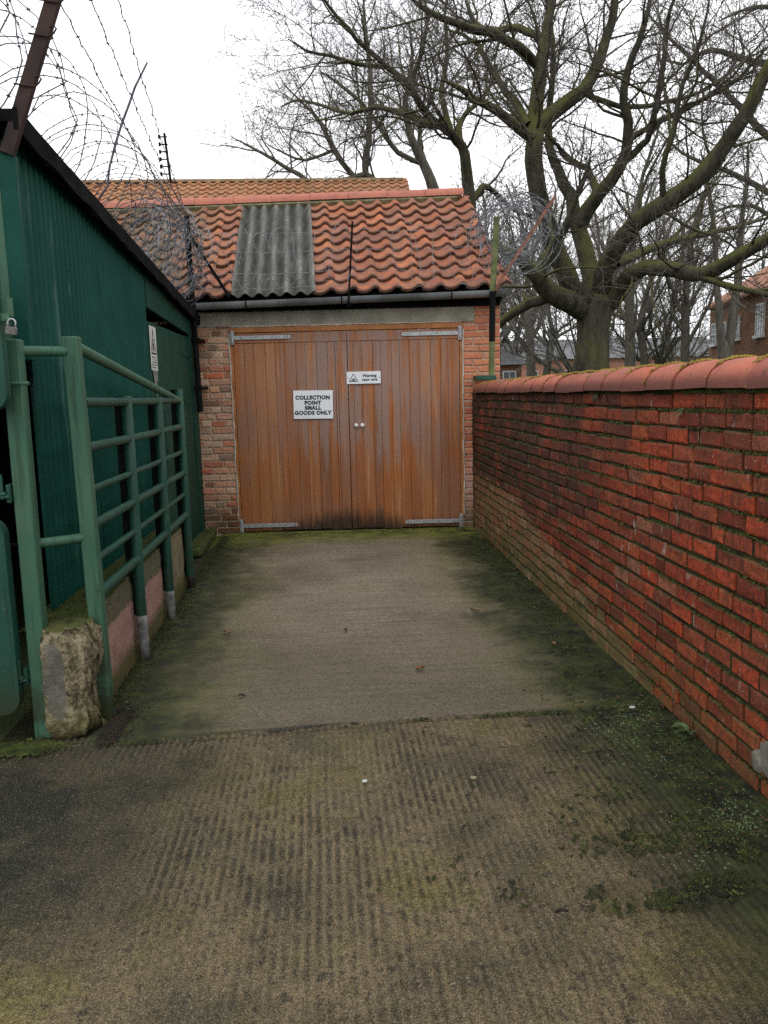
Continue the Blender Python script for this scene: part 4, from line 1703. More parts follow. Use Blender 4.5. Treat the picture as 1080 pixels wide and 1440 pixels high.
# ------------------------------------------------------------------ railing
RX = -1.06
rl = thing('railing', 'green tubular steel railing in front of the corrugated shed', 'railing', (RX, 3.66, 0))
P0, P1, P2, P3 = 0.0, 0.86, 1.72, 2.58
m = MB()
m.bev_box(-0.034, 0.034, -0.034, 0.034, 0.0, 1.79, 0.005)
o = m.build('post', M['post'], rl)
o['label'] = 'square pale green end post'
o.rotation_euler = (0, -0.013, 0)
o.location = (0.006, 0, 0)
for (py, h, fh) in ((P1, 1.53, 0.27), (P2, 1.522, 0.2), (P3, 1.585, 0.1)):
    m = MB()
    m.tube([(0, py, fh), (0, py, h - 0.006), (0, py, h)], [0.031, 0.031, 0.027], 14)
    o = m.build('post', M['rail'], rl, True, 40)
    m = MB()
    m.quad_box(-0.066, -0.03, py - 0.006, py + 0.006, fh, h - 0.004)  # near-black plate close behind the round tube
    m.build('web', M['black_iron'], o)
    m = MB()
    bl = 0.031
    m.tube([(0, py, -0.03), (0.004, py, fh * .4), (0, py, fh * .8), (0, py, fh - 0.001)], [bl, bl * .95, bl * 1.02, bl], 12)
    m.build('foot', M['peeled'] if py < P3 else M['arm'], o, True)
for (z, r) in ((1.5, 0.023), (1.295, 0.023), (1.1, 0.017), (0.935, 0.023), (0.77, 0.017), (0.605, 0.026)):
    m = MB()
    m.tube([(-0.0, 0.04, z), (0.0, 1.3, z - 0.004), (0, P3 - 0.02, z)], r, 12)
    m.build('rail', M['rail'], rl, True, 40)
m = MB()
m.tube([(-0.005, 0.03, 1.745), (0, P3 - 0.02, 1.495)], 0.025, 12)
o = m.build('rail', M['post'], rl, True, 40)
o['label'] = 'sloping top rail'

# ------------------------------------------------------------------ gate post, tall cranked post, gate, padlock
gp = thing('gate_post', 'square pale green steel gate post beside the broken concrete block', 'post', (-1.284, 3.5, 0), 0)
m = MB()
m.bev_box(-0.037, 0.037, -0.037, 0.037, 0.0, 1.77, 0.005)
o = m.build('post', M['post'], gp)
o.rotation_euler = (0, 0.005, 0)
for z in (1.725, 0.885):
    m = MB()
    m.tube([(0.02, 0.03, z), (0.2, 0.15, z)], 0.022, 12)
    m.build('link_rail', M['post'], gp, True, 40)
for z in (1.13, 0.31):
    m = MB()
    m.bev_box(-0.056, -0.0375, -0.05, 0.0, z - 0.05, z + 0.03, 0.003)
    m.tube([(-0.04, -0.055, z - 0.022), (-0.075, -0.06, z - 0.022)], 0.009, 8)
    m.tube([(-0.068, -0.06, z - 0.03), (-0.068, -0.06, z + 0.075)], 0.008, 8)
    m.build('hinge_lug', M['rail'], gp)
m = MB()
m.tube([(-0.06, -0.07, 1.585), (0.085, -0.06, 1.585)], 0.008, 8)
m.build('bolt', M['post'], gp)

tp = thing('fence_post', 'tall dark green post with rusty brown arm cranked over the shed roof', 'post', (-1.288, 3.66, 0), 0)
m = MB()
m.bev_box(-0.034, 0.034, 0.0, 0.05, 1.69, 2.56, 0.004)
o = m.build('upright', M['shed'], tp)
m = MB()
m.bev_box(-0.2, -0.036, 0.012, 0.05, 1.55, 2.5, 0.003)
m.build('cover_strip', M['post'], tp)
a0 = at(14, 205, 3.66) - Vector((-1.288, 3.66, 0))
a1 = at(132, -190, 3.66) - Vector((-1.288, 3.66, 0))
m = MB()
m.bar(tuple(a0 + (a0 - a1) * 0.03), tuple(a1), 0.054, 0.036, (0, 1, 0))
m.build('arm', M['arm'], tp)
m = MB()
for f_ in (0.22, 0.4, 0.52, 0.7, 0.97):
    p = a0.lerp(a1, f_)
    m = MB()
    pts = [p + Vector((-0.05, -0.024, 0.0)), p + Vector((0.035, -0.026, -0.012)), p + Vector((0.055, -0.03, 0.0)), p + Vector((0.066, -0.028, 0.018)), p + Vector((0.054, -0.024, 0.032)), p + Vector((0.036, -0.02, 0.026))]
    m.tube(pts, 0.0038, 6)
    m.build('wire_hook', M['arm'], tp)

gt = thing('gate', 'green steel gate leaf with rounded corners hung left of the gate post', 'gate', (-1.376, 3.44, 0), 0)


def round_panel(x0, x1, z0, z1, r, y0, y1, corners):
    P = []
    for (cx, cz, a0_, nm) in ((x0, z0, math.pi, 'bl'), (x1, z0, 1.5 * math.pi, 'br'), (x1, z1, 0, 'tr'), (x0, z1, .5 * math.pi, 'tl')):
        if nm in corners:
            ox = cx + (r if cx == x0 else -r)
            oz = cz + (r if cz == z0 else -r)
            for i in range(9):
                a = a0_ + math.pi / 2 * i / 8
                P.append((ox + r * math.cos(a), oz + r * math.sin(a)))
        else:
            P.append((cx, cz))
    m_ = MB()
    m_.prism(P, y0, y1)
    return m_


o = fixn(round_panel(-1.25, 0.026, 0.145, 1.02, 0.075, -0.03, 0.03, ('bl', 'br', 'tr', 'tl')).build('lower_panel', M['gate'], gt))
o = fixn(round_panel(-1.25, 0.118, 1.475, 2.05, 0.07, -0.1, -0.045, ('bl', 'br')).build('lock_panel', M['gate'], gt))
m = MB()
for x in (-1.1, -0.5):
    m.tube([(x, 0, 0.95), (x, 0, 1.5)], 0.03, 10)
m.build('stile', M['gate'], gt)
m = MB()
m.bev_box(0.1, 0.16, -0.062, -0.05, 1.85, 1.925, 0.002)
m.bev_box(0.105, 0.15, -0.085, -0.0625, 1.83, 1.862, 0.003)
m.tube([(0.142, -0.085, 1.845), (0.158, -0.09, 1.83)], 0.008, 8)
m.build('hasp', M['post'], gt)
m = MB()
for z in (1.12, 0.3):
    m.tube([(-0.05, 0.0, z), (0.02, 0.0, z), (0.04, 0.0, z)], 0.011, 8)
m.build('hinge_eye', M['gate'], gt)

plk = thing('padlock', 'grey steel padlock hanging from the hasp of the green gate', 'padlock', at(16, 464, 3.345), 0)
plk.scale = (0.72, 0.72, 0.72)
m = MB()
m.bev_box(-0.031, 0.031, -0.011, 0.011, -0.028, 0.017, 0.005)
o = m.build('body', M['arm_grey'], plk)
o.rotation_euler = (0, 0.12, 0)
m = MB()
pts = [(-0.02, 0, 0.014), (-0.021, 0, 0.04)] + [(-0.021 * math.cos(a), 0, 0.04 + 0.021 * math.sin(a)) for a in np.linspace(0.3, math.pi - 0.3, 8)] + [(0.021, 0, 0.04), (0.02, 0, 0.014)]
m.tube(pts, 0.0048, 8)
o = m.build('shackle', M['galv'], plk, True)
o.rotation_euler = (0, 0.12, 0)

# ------------------------------------------------------------------ barbed wire strands and electric fence
far_post = gw(-0.355, OFF, 0)
ARM0, ARM1 = at(14, 205, 3.66), at(132, -190, 3.66)
strands = ((78, -10, 3.34, 'lowest barbed wire strand from the cranked arm to the black iron post'),
           (97, -76, 3.36, 'middle barbed wire strand from the cranked arm to the black iron post'),
           (121, -155, 3.38, 'topmost barbed wire strand from the cranked arm to the black iron post'))
for (px, py, zf, lab) in strands:
    a = at(px, py, 3.62)
    b_ = Vector((far_post.x, far_post.y - 0.03, zf))
    t = thing('barbed_wire', lab, 'barbed wire', tuple(a), 0, 'barbed wire strands above the alley')
    n = 90
    pts = []
    for i in range(n + 1):
        f_ = i / n
        p = a.lerp(b_, f_) - a
        p.z -= 0.10 * 4 * f_ * (1 - f_) * (0.6 if zf > 3.35 else 1)
        if 0 < i < n:
            p += Vector((wr.uniform(-.007, .007), 0, wr.uniform(-.007, .007)))
        pts.append(p)
    m = MB()
    m.tube(pts, 0.003, 4)
    m.build('wire', M['wire_dark'], t)
    m = MB()
    barbs(m, pts, 0.075, 0.012, wr)
    m.build('barbs', M['wire_dark'], t)['kind'] = 'stuff'

ep = thing('fence_post', 'short dark electric fence post with insulators above the rear tiled roof', 'post', at(240, 251, 23.9), 0)
m = MB()
m.bar((0, 0, -0.15), (-0.1, 0, 1.22), 0.07, 0.06)
m.build('bar', M['black_iron'], ep)
for i in range(6):
    m = MB()
    z = 0.12 + i * 0.2
    m.tube([(-0.25, 0, z - 0.05), (-0.25, 0, z + 0.05)], 0.035, 8)
    m.tube([(-0.25, 0, z), (-0.02, 0, z)], 0.02, 6)
    m.build('insulator', M['black_iron'], ep)
base = Vector(ep.location)
for i in range(4):
    a = at(-30, 20 + i * 42, 3.9)
    b_ = base + Vector((-0.25, 0, 0.12 + (3 - i) * 0.3))
    pts = [a.lerp(b_, f_) - a - Vector((0, 0, 0.16 * f_ * (1 - f_) * 4)) for f_ in np.linspace(0, 1, 24)]
    m = MB()
    m.tube(pts, 0.0022, 4)
    nth = ('uppermost', 'second highest', 'third highest', 'lowest')[i]
    o = m.build('fence_wire', M['wire'])
    o.location = a
    tag(o, '%s thin plain electric fence wire running to the insulators' % nth, 'wire', 'plain fence wires over the shed')

rd = [at(207, 88, 6.0), at(190, 122, 6.0), at(181, 148, 6.0), at(172, 172, 6.0), at(163, 200, 6.0), at(154, 235, 6.0), at(151, 262, 6.0), at(139, 280, 6.0)]
m = MB()
o0 = rd[-1]
m.tube([p - o0 for p in rd], [0.007, 0.0085, 0.009, 0.009, 0.009, 0.0085, 0.008, 0.008], 8)
o = m.build('bent_rod', M['rod'], None, True)
o.location = o0
tag(o, 'thin bent blue grey rod sticking up from the shed roof edge', 'rod')
la, lb = at(276, 385, 8.2), at(247, 447, 8.2)
m = MB()
m.bar((0, 0, 0), tuple(la - lb), 0.012, 0.026, (0, 1, 0))
o = m.build('lath', M['peeled'])
o.location = lb
tag(o, 'grey wooden lath hanging slantwise at the end of the shed roof', 'lath')

# ------------------------------------------------------------------ rear building
RY = 24.0
rb = thing('rear_building', 'taller rear building with weathered orange pantile roof beyond the garage', 'building', (0, RY, 0), -0.02)
RPIT = math.radians(36)
RXR = 2.86
RZ = 7.72
m = MB()
m.quad_box(-9.0, RXR - 0.15, -3.7, 3.7, -0.03, 4.9)
m.prism([(-3.7, 4.9), (3.7, 4.9), (0, 7.5)], -9.0, RXR - 0.15, 'x')
fixn(m.build('wall', M['far_brick_b'], rb))
m = MB()
RSL = 4.8
m.quad_box(-9.2, RXR, -RSL, 0.0, -0.08, -0.04)
rr_ = m.build('roof', M['far_roof'], rb)
rr_.location = (0, 0, RZ)
rr_.rotation_euler = (RPIT, -0.004, 0)
m = MB()
m.quad_box(-9.2, RXR, 0.0, RSL, -0.08, -0.0)
o = m.build('rear_slope', M['far_roof'], rb)
o.location = (0, 0, RZ)
o.rotation_euler = (-RPIT, -0.004, 0)
TF = []
for t_ in TILES[:4]:
    me = t_.copy()
    me.materials.clear()
    me.materials.append(M['tile_far'])
    TF.append(me)
TW = 0.27
rest = MB()
src = [([tuple(v.co) for v in t_.vertices], [tuple(p.vertices) for p in t_.polygons]) for t_ in TF]
for r_ in range(14):
    for c_ in range(44):
        x = RXR - 0.27 - c_ * TW
        y = -0.3 - r_ * 0.3
        if r_ < 6 and c_ < 38:
            link('tile', TF[br.randrange(4)], rr_, (x, y, br.uniform(-.004, .004)), (br.uniform(-.01, .01), br.uniform(-.012, .012), br.uniform(-.012, .012)), (TW / PW, 1.1, 1.15))
        else:
            v, f = src[br.randrange(4)]
            rest.add([(a * TW / PW + x, b_ * 1.1 + y, c0 * 1.15) for a, b_, c0 in v], f)
o = rest.build('tile_courses', M['tile_far'], rr_, True, 38)
o['kind'] = 'stuff'
m = MB()
n = 8
for x in np.arange(-9.2, RXR - 0.3, 0.46):
    x1 = min(x + 0.45, RXR)
    b0 = len(m.v)
    for xx in (x, x1):
        for q in range(n + 1):
            a = math.pi * q / n
            m.v.append((xx, -0.15 * math.cos(a), RZ - 0.05 + 0.11 * math.sin(a)))
    for q in range(n):
        m.f.append((b0 + q, b0 + q + 1, b0 + n + 2 + q, b0 + n + 1 + q))
m.build('ridge', simple('mossy_ridge', (0.16, 0.1, 0.05), (0.3, 0.2, 0.11), 3, 0.9), rb, True, 40)

# ------------------------------------------------------------------ far buildings
def window(parent, cx, cz, w_, h_, y, cols, rows, rot=0.0):
    m_ = MB()
    m_.quad_box(cx - w_ / 2 - 0.07, cx - w_ / 2, y - 0.05, y + 0.05, cz - h_ / 2, cz + h_ / 2)
    m_.quad_box(cx + w_ / 2, cx + w_ / 2 + 0.07, y - 0.05, y + 0.05, cz - h_ / 2, cz + h_ / 2)
    m_.quad_box(cx - w_ / 2 - 0.07, cx + w_ / 2 + 0.07, y - 0.05, y + 0.05, cz + h_ / 2, cz + h_ / 2 + 0.08)
    for i in range(1, cols):
        x = cx - w_ / 2 + w_ * i / cols
        m_.quad_box(x - 0.022, x + 0.022, y - 0.035, y + 0.01, cz - h_ / 2, cz + h_ / 2)
    for j in range(1, rows):
        z = cz - h_ / 2 + h_ * j / rows
        e = 0.035 if j * 2 == rows else 0.02
        m_.quad_box(cx - w_ / 2, cx + w_ / 2, y - 0.04, y + 0.012, z - e, z + e)
    W_ = m_.build('window', M['white_paint'], parent)
    p_ = MB()
    p_.quad_box(cx - w_ / 2, cx + w_ / 2, y - 0.012, y - 0.004, cz - h_ / 2, cz + h_ / 2)
    p_.build('pane', M['glass'], W_)
    s_ = MB()
    s_.quad_box(cx - w_ / 2 - 0.16, cx + w_ / 2 + 0.16, y - 0.14, y + 0.05, cz - h_ / 2 - 0.16, cz - h_ / 2)
    s_.build('sill', M['white_paint'], W_)
    return W_


A, B = at(995, 545, 50), at(1125, 543, 36)
ang = math.atan2(B.y - A.y, B.x - A.x)
hs = thing('brick_house', 'dark brick house with hipped orange roof and white sash windows beyond the trees', 'house', (A.x, A.y, 0), ang)
HL, HE = 19.0, 6.6
m = MB()
m.quad_box(0, HL, 0.0, 9.0, -0.03, HE)
m.build('wall', M['far_brick'], hs)
m = MB()
e = 0.35
m.v = [(-e, -e, HE), (HL + e, -e, HE), (HL + e, 9 + e, HE), (-e, 9 + e, HE), (4.6, 4.5, HE + 3.6), (HL - 4.6, 4.5, HE + 3.6),
       (-e, -e, HE - .14), (HL + e, -e, HE - .14), (HL + e, 9 + e, HE - .14), (-e, 9 + e, HE - .14)]
m.f = [(0, 1, 5, 4), (1, 2, 5), (2, 3, 4, 5), (3, 0, 4), (6, 7, 1, 0), (7, 8, 2, 1), (8, 9, 3, 2), (9, 6, 0, 3), (9, 8, 7, 6)]
fixn(m.build('roof', M['far_roof'], hs))


def on_house(px, py):
    """house-local x and height where the house face shows at a pixel"""
    d = CR * (px - 540) / FPX - CU * (py - 720) / FPX + _f
    nrm = np.array([math.sin(ang), -math.cos(ang), 0])
    p0 = np.array([A.x, A.y, 0])
    c0 = np.array([0, 0, EYE])
    t_ = ((p0 - c0) @ nrm) / (d @ nrm)
    q = c0 + d * t_
    return (q - p0) @ np.array([math.cos(ang), math.sin(ang), 0]), q[2]


for (px, top_, bot_, w_) in ((1005, 457, 484, 0.9), (1019, 455, 482, 0.6), (1036.5, 447, 476, 0.9), (1069.5, 429, 471, 1.0), (1100, 420, 468, 1.0)):
    x, zt = on_house(px, top_)
    x, zb = on_house(px, bot_)
    window(hs, x, (zt + zb) / 2, w_, zt - zb, -0.06, 3, 4)

lb1 = thing('brick_building', 'long low orange brick building with grey slate roof far behind the trees', 'building', (at(725, 540, 75).x, 75, 0), -0.02)
m = MB()
W1 = at(1010, 540, 75).x - at(725, 540, 75).x
m.quad_box(0, W1, 0, 8, -0.03, 4.55)
m.build('wall', M['far_brick_b'], lb1)
m = MB()
m.prism([(-0.4, 4.5), (8.4, 4.5), (4, 6.6)], -0.3, W1 + 0.3, 'x')
fixn(m.build('roof', M['slate'], lb1))
for i in range(5):
    window(lb1, 1.6 + i * 3.6, 2.6, 1.0, 1.5, -0.06, 2, 2)
lb2 = thing('brick_building', 'small brick building with one white window seen past the garage pier', 'building', (at(700, 540, 42).x, 42, 0), 0.0)
m = MB()
m.quad_box(-5, 1.3, 0, 5, -0.03, 3.0)
m.build('wall', M['far_brick'], lb2)
m = MB()
m.prism([(-0.3, 2.95), (5.3, 2.95), (2.5, 4.3)], -5.2, 1.5, 'x')
fixn(m.build('roof', M['slate'], lb2))
window(lb2, 0.62, 2.1, 0.6, 0.9, -0.06, 2, 1)
lb3 = thing('brick_building', 'pale distant block with flat roof on the skyline between bare trunks', 'building', (at(930, 540, 120).x, 120, 0), 0.05)
m = MB()
m.quad_box(0, 14, 0, 8, -0.03, 7.2)
m.build('wall', M['lintel'], lb3)
m = MB()
m.quad_box(-0.3, 14.3, -0.3, 8.3, 7.2, 7.55)
m.build('roof', M['slate'], lb3)

# ------------------------------------------------------------------ trees
def spline(pts, rad, step=0.3):
    """Catmull-Rom through points and radii"""
    P = [Vector(p) for p in pts]
    out, ro = [], []
    for i in range(len(P) - 1):
        p0, p1, p2, p3 = P[max(i - 1, 0)], P[i], P[i + 1], P[min(i + 2, len(P) - 1)]
        n_ = max(2, int((p2 - p1).length / step))
        for j in range(n_):
            t_ = j / n_
            out.append(0.5 * ((2 * p1) + (p2 - p0) * t_ + (2 * p0 - 5 * p1 + 4 * p2 - p3) * t_ * t_ + (3 * p1 - p0 - 3 * p2 + p3) * t_ ** 3))
            ro.append(rad[i] + (rad[i + 1] - rad[i]) * t_)
    out.append(P[-1])
    ro.append(rad[-1])
    return out, ro


class Tree:
    def __init__(s, seed, twig_min=0.0055):
        s.r = random.Random(seed)
        s.limb, s.twig = MB(), MB()
        s.tmin = twig_min
        s.count = 0

    def tube(s, pts, rad):
        r0 = rad[0]
        n_ = 10 if r0 > 0.12 else (7 if r0 > 0.04 else (5 if r0 > 0.015 else 3))
        (s.limb if r0 > 0.022 else s.twig).tube(pts, list(rad), n_, cap=False)
        s.count += 1

    def grow(s, p, d, L, r0, lev, maxlev, up=0.1, dens=1.0, gnarl=0.22):
        r = s.r
        n_ = max(3, min(9, int(L / 0.28)))
        pts, rad = [p.copy()], [r0]
        q, dd = p.copy(), d.normalized()
        for i in range(n_):
            dd = dd + Vector((r.gauss(0, gnarl), r.gauss(0, gnarl), r.gauss(0, gnarl * .8) + up * 0.35))
            dd.normalize()
            q = q + dd * (L / n_)
            pts.append(q.copy())
            rad.append(max(s.tmin * .6, r0 * (1 - 0.75 * (i + 1) / n_)))
        s.tube(pts, rad)
        if lev < maxlev:
            s.sprout(pts, rad, L, lev, maxlev, up, dens, gnarl)

    def sprout(s, pts, rad, L, lev, maxlev, up, dens, gnarl, t0=0.18, lenf=None):
        r = s.r
        k_ = max(2, int(L * (3.5, 5.0, 8.2, 8.5)[min(lev, 3)] * dens * r.uniform(.8, 1.2)))
        ph = r.uniform(0, 6.28)
        for i in range(k_):
            t_ = t0 + (1 - t0) * (i + r.random()) / k_
            x = t_ * (len(pts) - 1)
            a = min(int(x), len(pts) - 2)
            p = pts[a].lerp(pts[a + 1], x - a)
            tg = (pts[a + 1] - pts[a]).normalized()
            ph += 2.4 + r.uniform(-.5, .5)
            e1 = tg.cross(Vector((0.2, 0.3, 1))).normalized()
            e2 = tg.cross(e1)
            side = e1 * math.cos(ph) + e2 * math.sin(ph)
            an = r.uniform(0.5, 1.15)
            d = tg * math.cos(an) + side * math.sin(an) + Vector((0, 0, up))
            rr_ = rad[a] * (1 - (x - a)) + rad[a + 1] * (x - a)
            l_ = (lenf or L) * r.uniform(.3, .6) * (1.15 - 0.5 * t_)
            l_ = min(l_, (3.4, 2.2, 1.2, 0.6)[min(lev, 3)])
            s.grow(p, d, l_, max(s.tmin, min(rr_ * r.uniform(.35, .6), l_ * 0.014 + 0.001)), lev + 1, maxlev, up, dens, gnarl)

    def limbpath(s, pix, rad, maxlev=3, up=0.08, dens=1.0, t0=0.25, step=0.3, origin=None):
        """main limb through traced points (px, py, depth)"""
        P = [at(*q) for q in pix]
        pts, ra = spline(P, rad, step)
        for i in range(1, len(pts) - 1):
            pts[i] = pts[i] + Vector((s.r.gauss(0, .012), s.r.gauss(0, .02), s.r.gauss(0, .012)))
        s.tube(pts, ra)
        L = sum((pts[i + 1] - pts[i]).length for i in range(len(pts) - 1))
        if maxlev > 0:
            s.sprout(pts, ra, L, 0, maxlev, up, dens, 0.2, t0, 4.5)

    def finish(s, name, label, base, bark, twig, group='bare trees beyond the wall'):
        t_ = thing(name, label, 'tree', tuple(base), 0, group)
        off = Vector(base)
        for mb in (s.limb, s.twig):
            mb.v = [(v[0] - off.x, v[1] - off.y, v[2] - off.z) for v in mb.v]
        s.limb.build('trunk', bark, t_, True)
        s.twig.build('crown', twig, t_, True)
        return t_


T = Tree(5)
D = 16.0
trunk = spline([at(832, 560, D), at(833, 515, D), at(834, 470, D), at(836, 445, D), at(838, 425, D)], [0.39, 0.345, 0.325, 0.345, 0.36], 0.12)
b3 = at(833, 515, D)
base3 = Vector((b3.x, D, -0.05))
tp_, tr_ = [base3, base3.lerp(b3, .5)] + trunk[0] + [at(839, 418, D), at(839, 412, D), at(839, 408, D)], [0.5, 0.42] + trunk[1] + [0.33, 0.25, 0.1]
T.limb.tube(tp_, tr_, 20, cap=True)
L_ = T.limbpath
L_([(836, 432, D), (805, 402, D - .2), (786, 362, D - .3), (772, 320, D - .4), (757, 270, D - .5), (750, 225, D - .6), (750, 190, D - .6), (756, 150, D - .5), (760, 90, D - .4), (768, 45, D - .3), (777, 0, D - .2), (790, -80, D), (800, -170, D)],
   [.24, .215, .2, .185, .175, .175, .165, .145, .125, .105, .085, .06, .03], 3, t0=0.4)
L_([(751, 195, D - .6), (738, 187, D - .8), (701, 157, D - 1.1), (665, 138, D - 1.3), (648, 122, D - 1.5), (620, 112, D - 1.7)], [.12, .1, .085, .07, .05, .02], 3)
L_([(757, 178, D - .5), (768, 166, D - .5), (795, 146, D - .3), (819, 126, D - .1), (835, 100, D), (848, 70, D + .2), (860, 30, D + .3), (866, -20, D + .4), (880, -90, D + .5)], [.16, .15, .14, .13, .12, .105, .09, .07, .03], 3)
L_([(757, 92, D - .4), (740, 76, D - .6), (721, 62, D - .8), (695, 44, D - 1), (660, 40, D - 1.2), (638, 30, D - 1.4), (600, 15, D - 1.6), (575, -5, D - 1.8)], [.1, .095, .09, .085, .075, .065, .05, .02], 3)
L_([(762, 60, D - .3), (742, 42, D - .1), (715, 40, D + .2), (690, 44, D + .4), (668, 30, D + .6), (655, 0, D + .8)], [.08, .075, .07, .06, .05, .03], 3)
L_([(744, 176, D - .6), (728, 150, D - .2), (713, 130, D + .1), (697, 108, D + .4), (685, 90, D + .6), (672, 62, D + .9), (650, 48, D + 1.2), (625, 40, D + 1.6)], [.085, .08, .07, .065, .06, .05, .035, .015], 3)
L_([(840, 428, D), (831, 382, D + .3), (815, 325, D + .5), (802, 278, D + .6), (784, 240, D + .7), (774, 205, D + .8), (772, 150, D + 1), (778, 80, D + 1.2), (770, 0, D + 1.4), (760, -80, D + 1.6)],
   [.21, .19, .165, .13, .105, .085, .07, .055, .04, .015], 3, t0=0.4)
L_([(814, 322, D + .5), (826, 295, D + .3), (844, 272, D), (872, 236, D - .3), (884, 196, D - .5), (880, 160, D - .6), (876, 140, D - .6), (881, 100, D - .7), (898, 58, D - .8), (912, 15, D - .9), (925, -50, D - 1)],
   [.16, .155, .145, .12, .1, .085, .08, .07, .06, .045, .02], 3)
L_([(838, 276, D), (834, 255, D + .2), (826, 238, D + .4), (808, 230, D + .6), (790, 215, D + .8), (775, 198, D + 1), (740, 190, D + 1.3)], [.08, .078, .07, .06, .05, .04, .02], 3)
L_([(876, 228, D - .3), (895, 212, D - .5), (910, 196, D - .7), (920, 160, D - .9), (926, 130, D - 1), (935, 70, D - 1.2), (944, 15, D - 1.4), (960, -40, D - 1.6)], [.075, .07, .065, .06, .055, .045, .035, .015], 3)
L_([(846, 420, D), (850, 385, D - .4), (868, 347, D - .8), (893, 312, D - 1.2), (933, 287, D - 1.6), (978, 253, D - 2), (1015, 212, D - 2.3), (1047, 163, D - 2.6), (1072, 114, D - 2.8), (1092, 75, D - 3), (1120, 20, D - 3.2), (1150, -60, D - 3.4)],
   [.2, .19, .18, .17, .165, .155, .14, .125, .115, .1, .07, .03], 3)
L_([(850, 428, D), (868, 412, D - .2), (880, 395, D - .5), (895, 381, D - .9), (925, 376, D - 1.3), (962, 383, D - 1.8), (990, 385, D - 2.2), (1031, 364, D - 2.7), (1080, 335, D - 3.2), (1130, 310, D - 3.7), (1190, 280, D - 4.2)],
   [.23, .21, .17, .15, .145, .14, .13, .12, .105, .08, .03], 3)
L_([(866, 372, D - .6), (895, 358, D - .2), (925, 346, D + .2), (966, 334, D + .7), (1010, 325, D + 1.2), (1050, 315, D + 1.7), (1100, 300, D + 2.2)], [.1, .095, .085, .075, .06, .045, .02], 3)
L_([(828, 440, D), (800, 424, D - .3), (774, 411, D - .6), (754, 388, D - .9), (735, 366, D - 1.2), (712, 352, D - 1.5), (690, 345, D - 1.8), (665, 330, D - 2.1)], [.24, .22, .195, .155, .115, .085, .06, .025], 3)
L_([(782, 416, D - .6), (758, 424, D - .3), (733, 433, D), (710, 450, D + .4), (690, 468, D + .8), (660, 480, D + 1.2)], [.12, .11, .1, .085, .07, .03], 2)
L_([(758, 394, D - .9), (770, 360, D - 1.1), (785, 335, D - 1.3), (800, 310, D - 1.5), (812, 270, D - 1.7), (830, 225, D - 1.9)], [.1, .09, .08, .07, .05, .02], 3)
L_([(985, 388, D - 2.2), (1005, 396, D - 2.4), (1030, 402, D - 2.7), (1080, 416, D - 3), (1120, 430, D - 3.2)], [.07, .06, .055, .045, .02], 2)
L_([(884, 196, D - .5), (930, 170, D - .8), (990, 140, D - 1.1), (1040, 110, D - 1.4), (1085, 60, D - 1.7)], [.06, .055, .045, .035, .015], 3)
L_([(819, 128, D), (870, 150, D + .6), (930, 145, D + 1.2), (985, 130, D + 1.8), (1040, 90, D + 2.4), (1090, 60, D + 3)], [.06, .055, .05, .04, .03, .012], 3)
L_([(933, 285, D - 1.6), (930, 240, D - 1.9), (945, 190, D - 2.2), (960, 120, D - 2.5), (985, 60, D - 2.8), (1000, -20, D - 3)], [.06, .055, .05, .04, .03, .012], 3)
T.finish('bare_tree', 'big bare spreading tree with thick mossy trunk behind the brick wall', base3, M['bark'], M['twig'])
nt = T.count

T = Tree(9)
D = 19.0
L_ = T.limbpath
b3 = at(668, 430, D)
base3 = Vector((b3.x, D, -0.05))
p0 = at(668, 430, D)
T.limb.tube([base3, base3.lerp(p0, .5), p0, at(664, 340, D)], [.27, .23, .205, .17], 12)
L_([(665, 345, D), (660, 290, D), (656, 235, D), (650, 206, D), (636, 190, D - .2), (622, 178, D - .4), (594, 155, D - .7), (578, 122, D - 1), (545, 95, D - 1.3), (517, 70, D - 1.6), (490, 40, D - 1.9), (462, 6, D - 2.2), (440, -30, D - 2.5)],
   [.175, .15, .13, .115, .1, .092, .082, .07, .06, .05, .04, .03, .015], 3, t0=0.2)
L_([(622, 178, D - .4), (590, 170, D), (560, 158, D + .4), (530, 150, D + .8), (495, 160, D + 1.2), (455, 150, D + 1.6), (420, 140, D + 2), (395, 150, D + 2.3)], [.08, .075, .065, .06, .05, .04, .03, .012], 3)
L_([(651, 208, D), (646, 180, D + .3), (655, 160, D + .6), (672, 145, D + 1), (690, 120, D + 1.3), (700, 90, D + 1.6)], [.08, .075, .06, .05, .04, .015], 3)
L_([(660, 290, D), (680, 262, D + .5), (700, 275, D + 1), (730, 300, D + 1.4), (760, 300, D + 1.8)], [.09, .08, .06, .045, .02], 3)
L_([(578, 122, D - 1), (590, 80, D - 1), (600, 40, D - 1), (596, -10, D - 1)], [.06, .05, .035, .015], 3)
L_([(545, 95, D - 1.3), (500, 90, D - 1.6), (465, 80, D - 1.9), (430, 70, D - 2.2), (405, 55, D - 2.5)], [.05, .045, .035, .025, .01], 3)
L_([(636, 190, D), (620, 130, D + .5), (630, 80, D + .8), (625, 20, D + 1), (640, -40, D + 1.2)], [.075, .065, .05, .04, .015], 3)
T.finish('bare_tree', 'bare tree arching left over the garage roof with a slim leaning trunk', base3, M['bark'], M['twig'])
nt += T.count

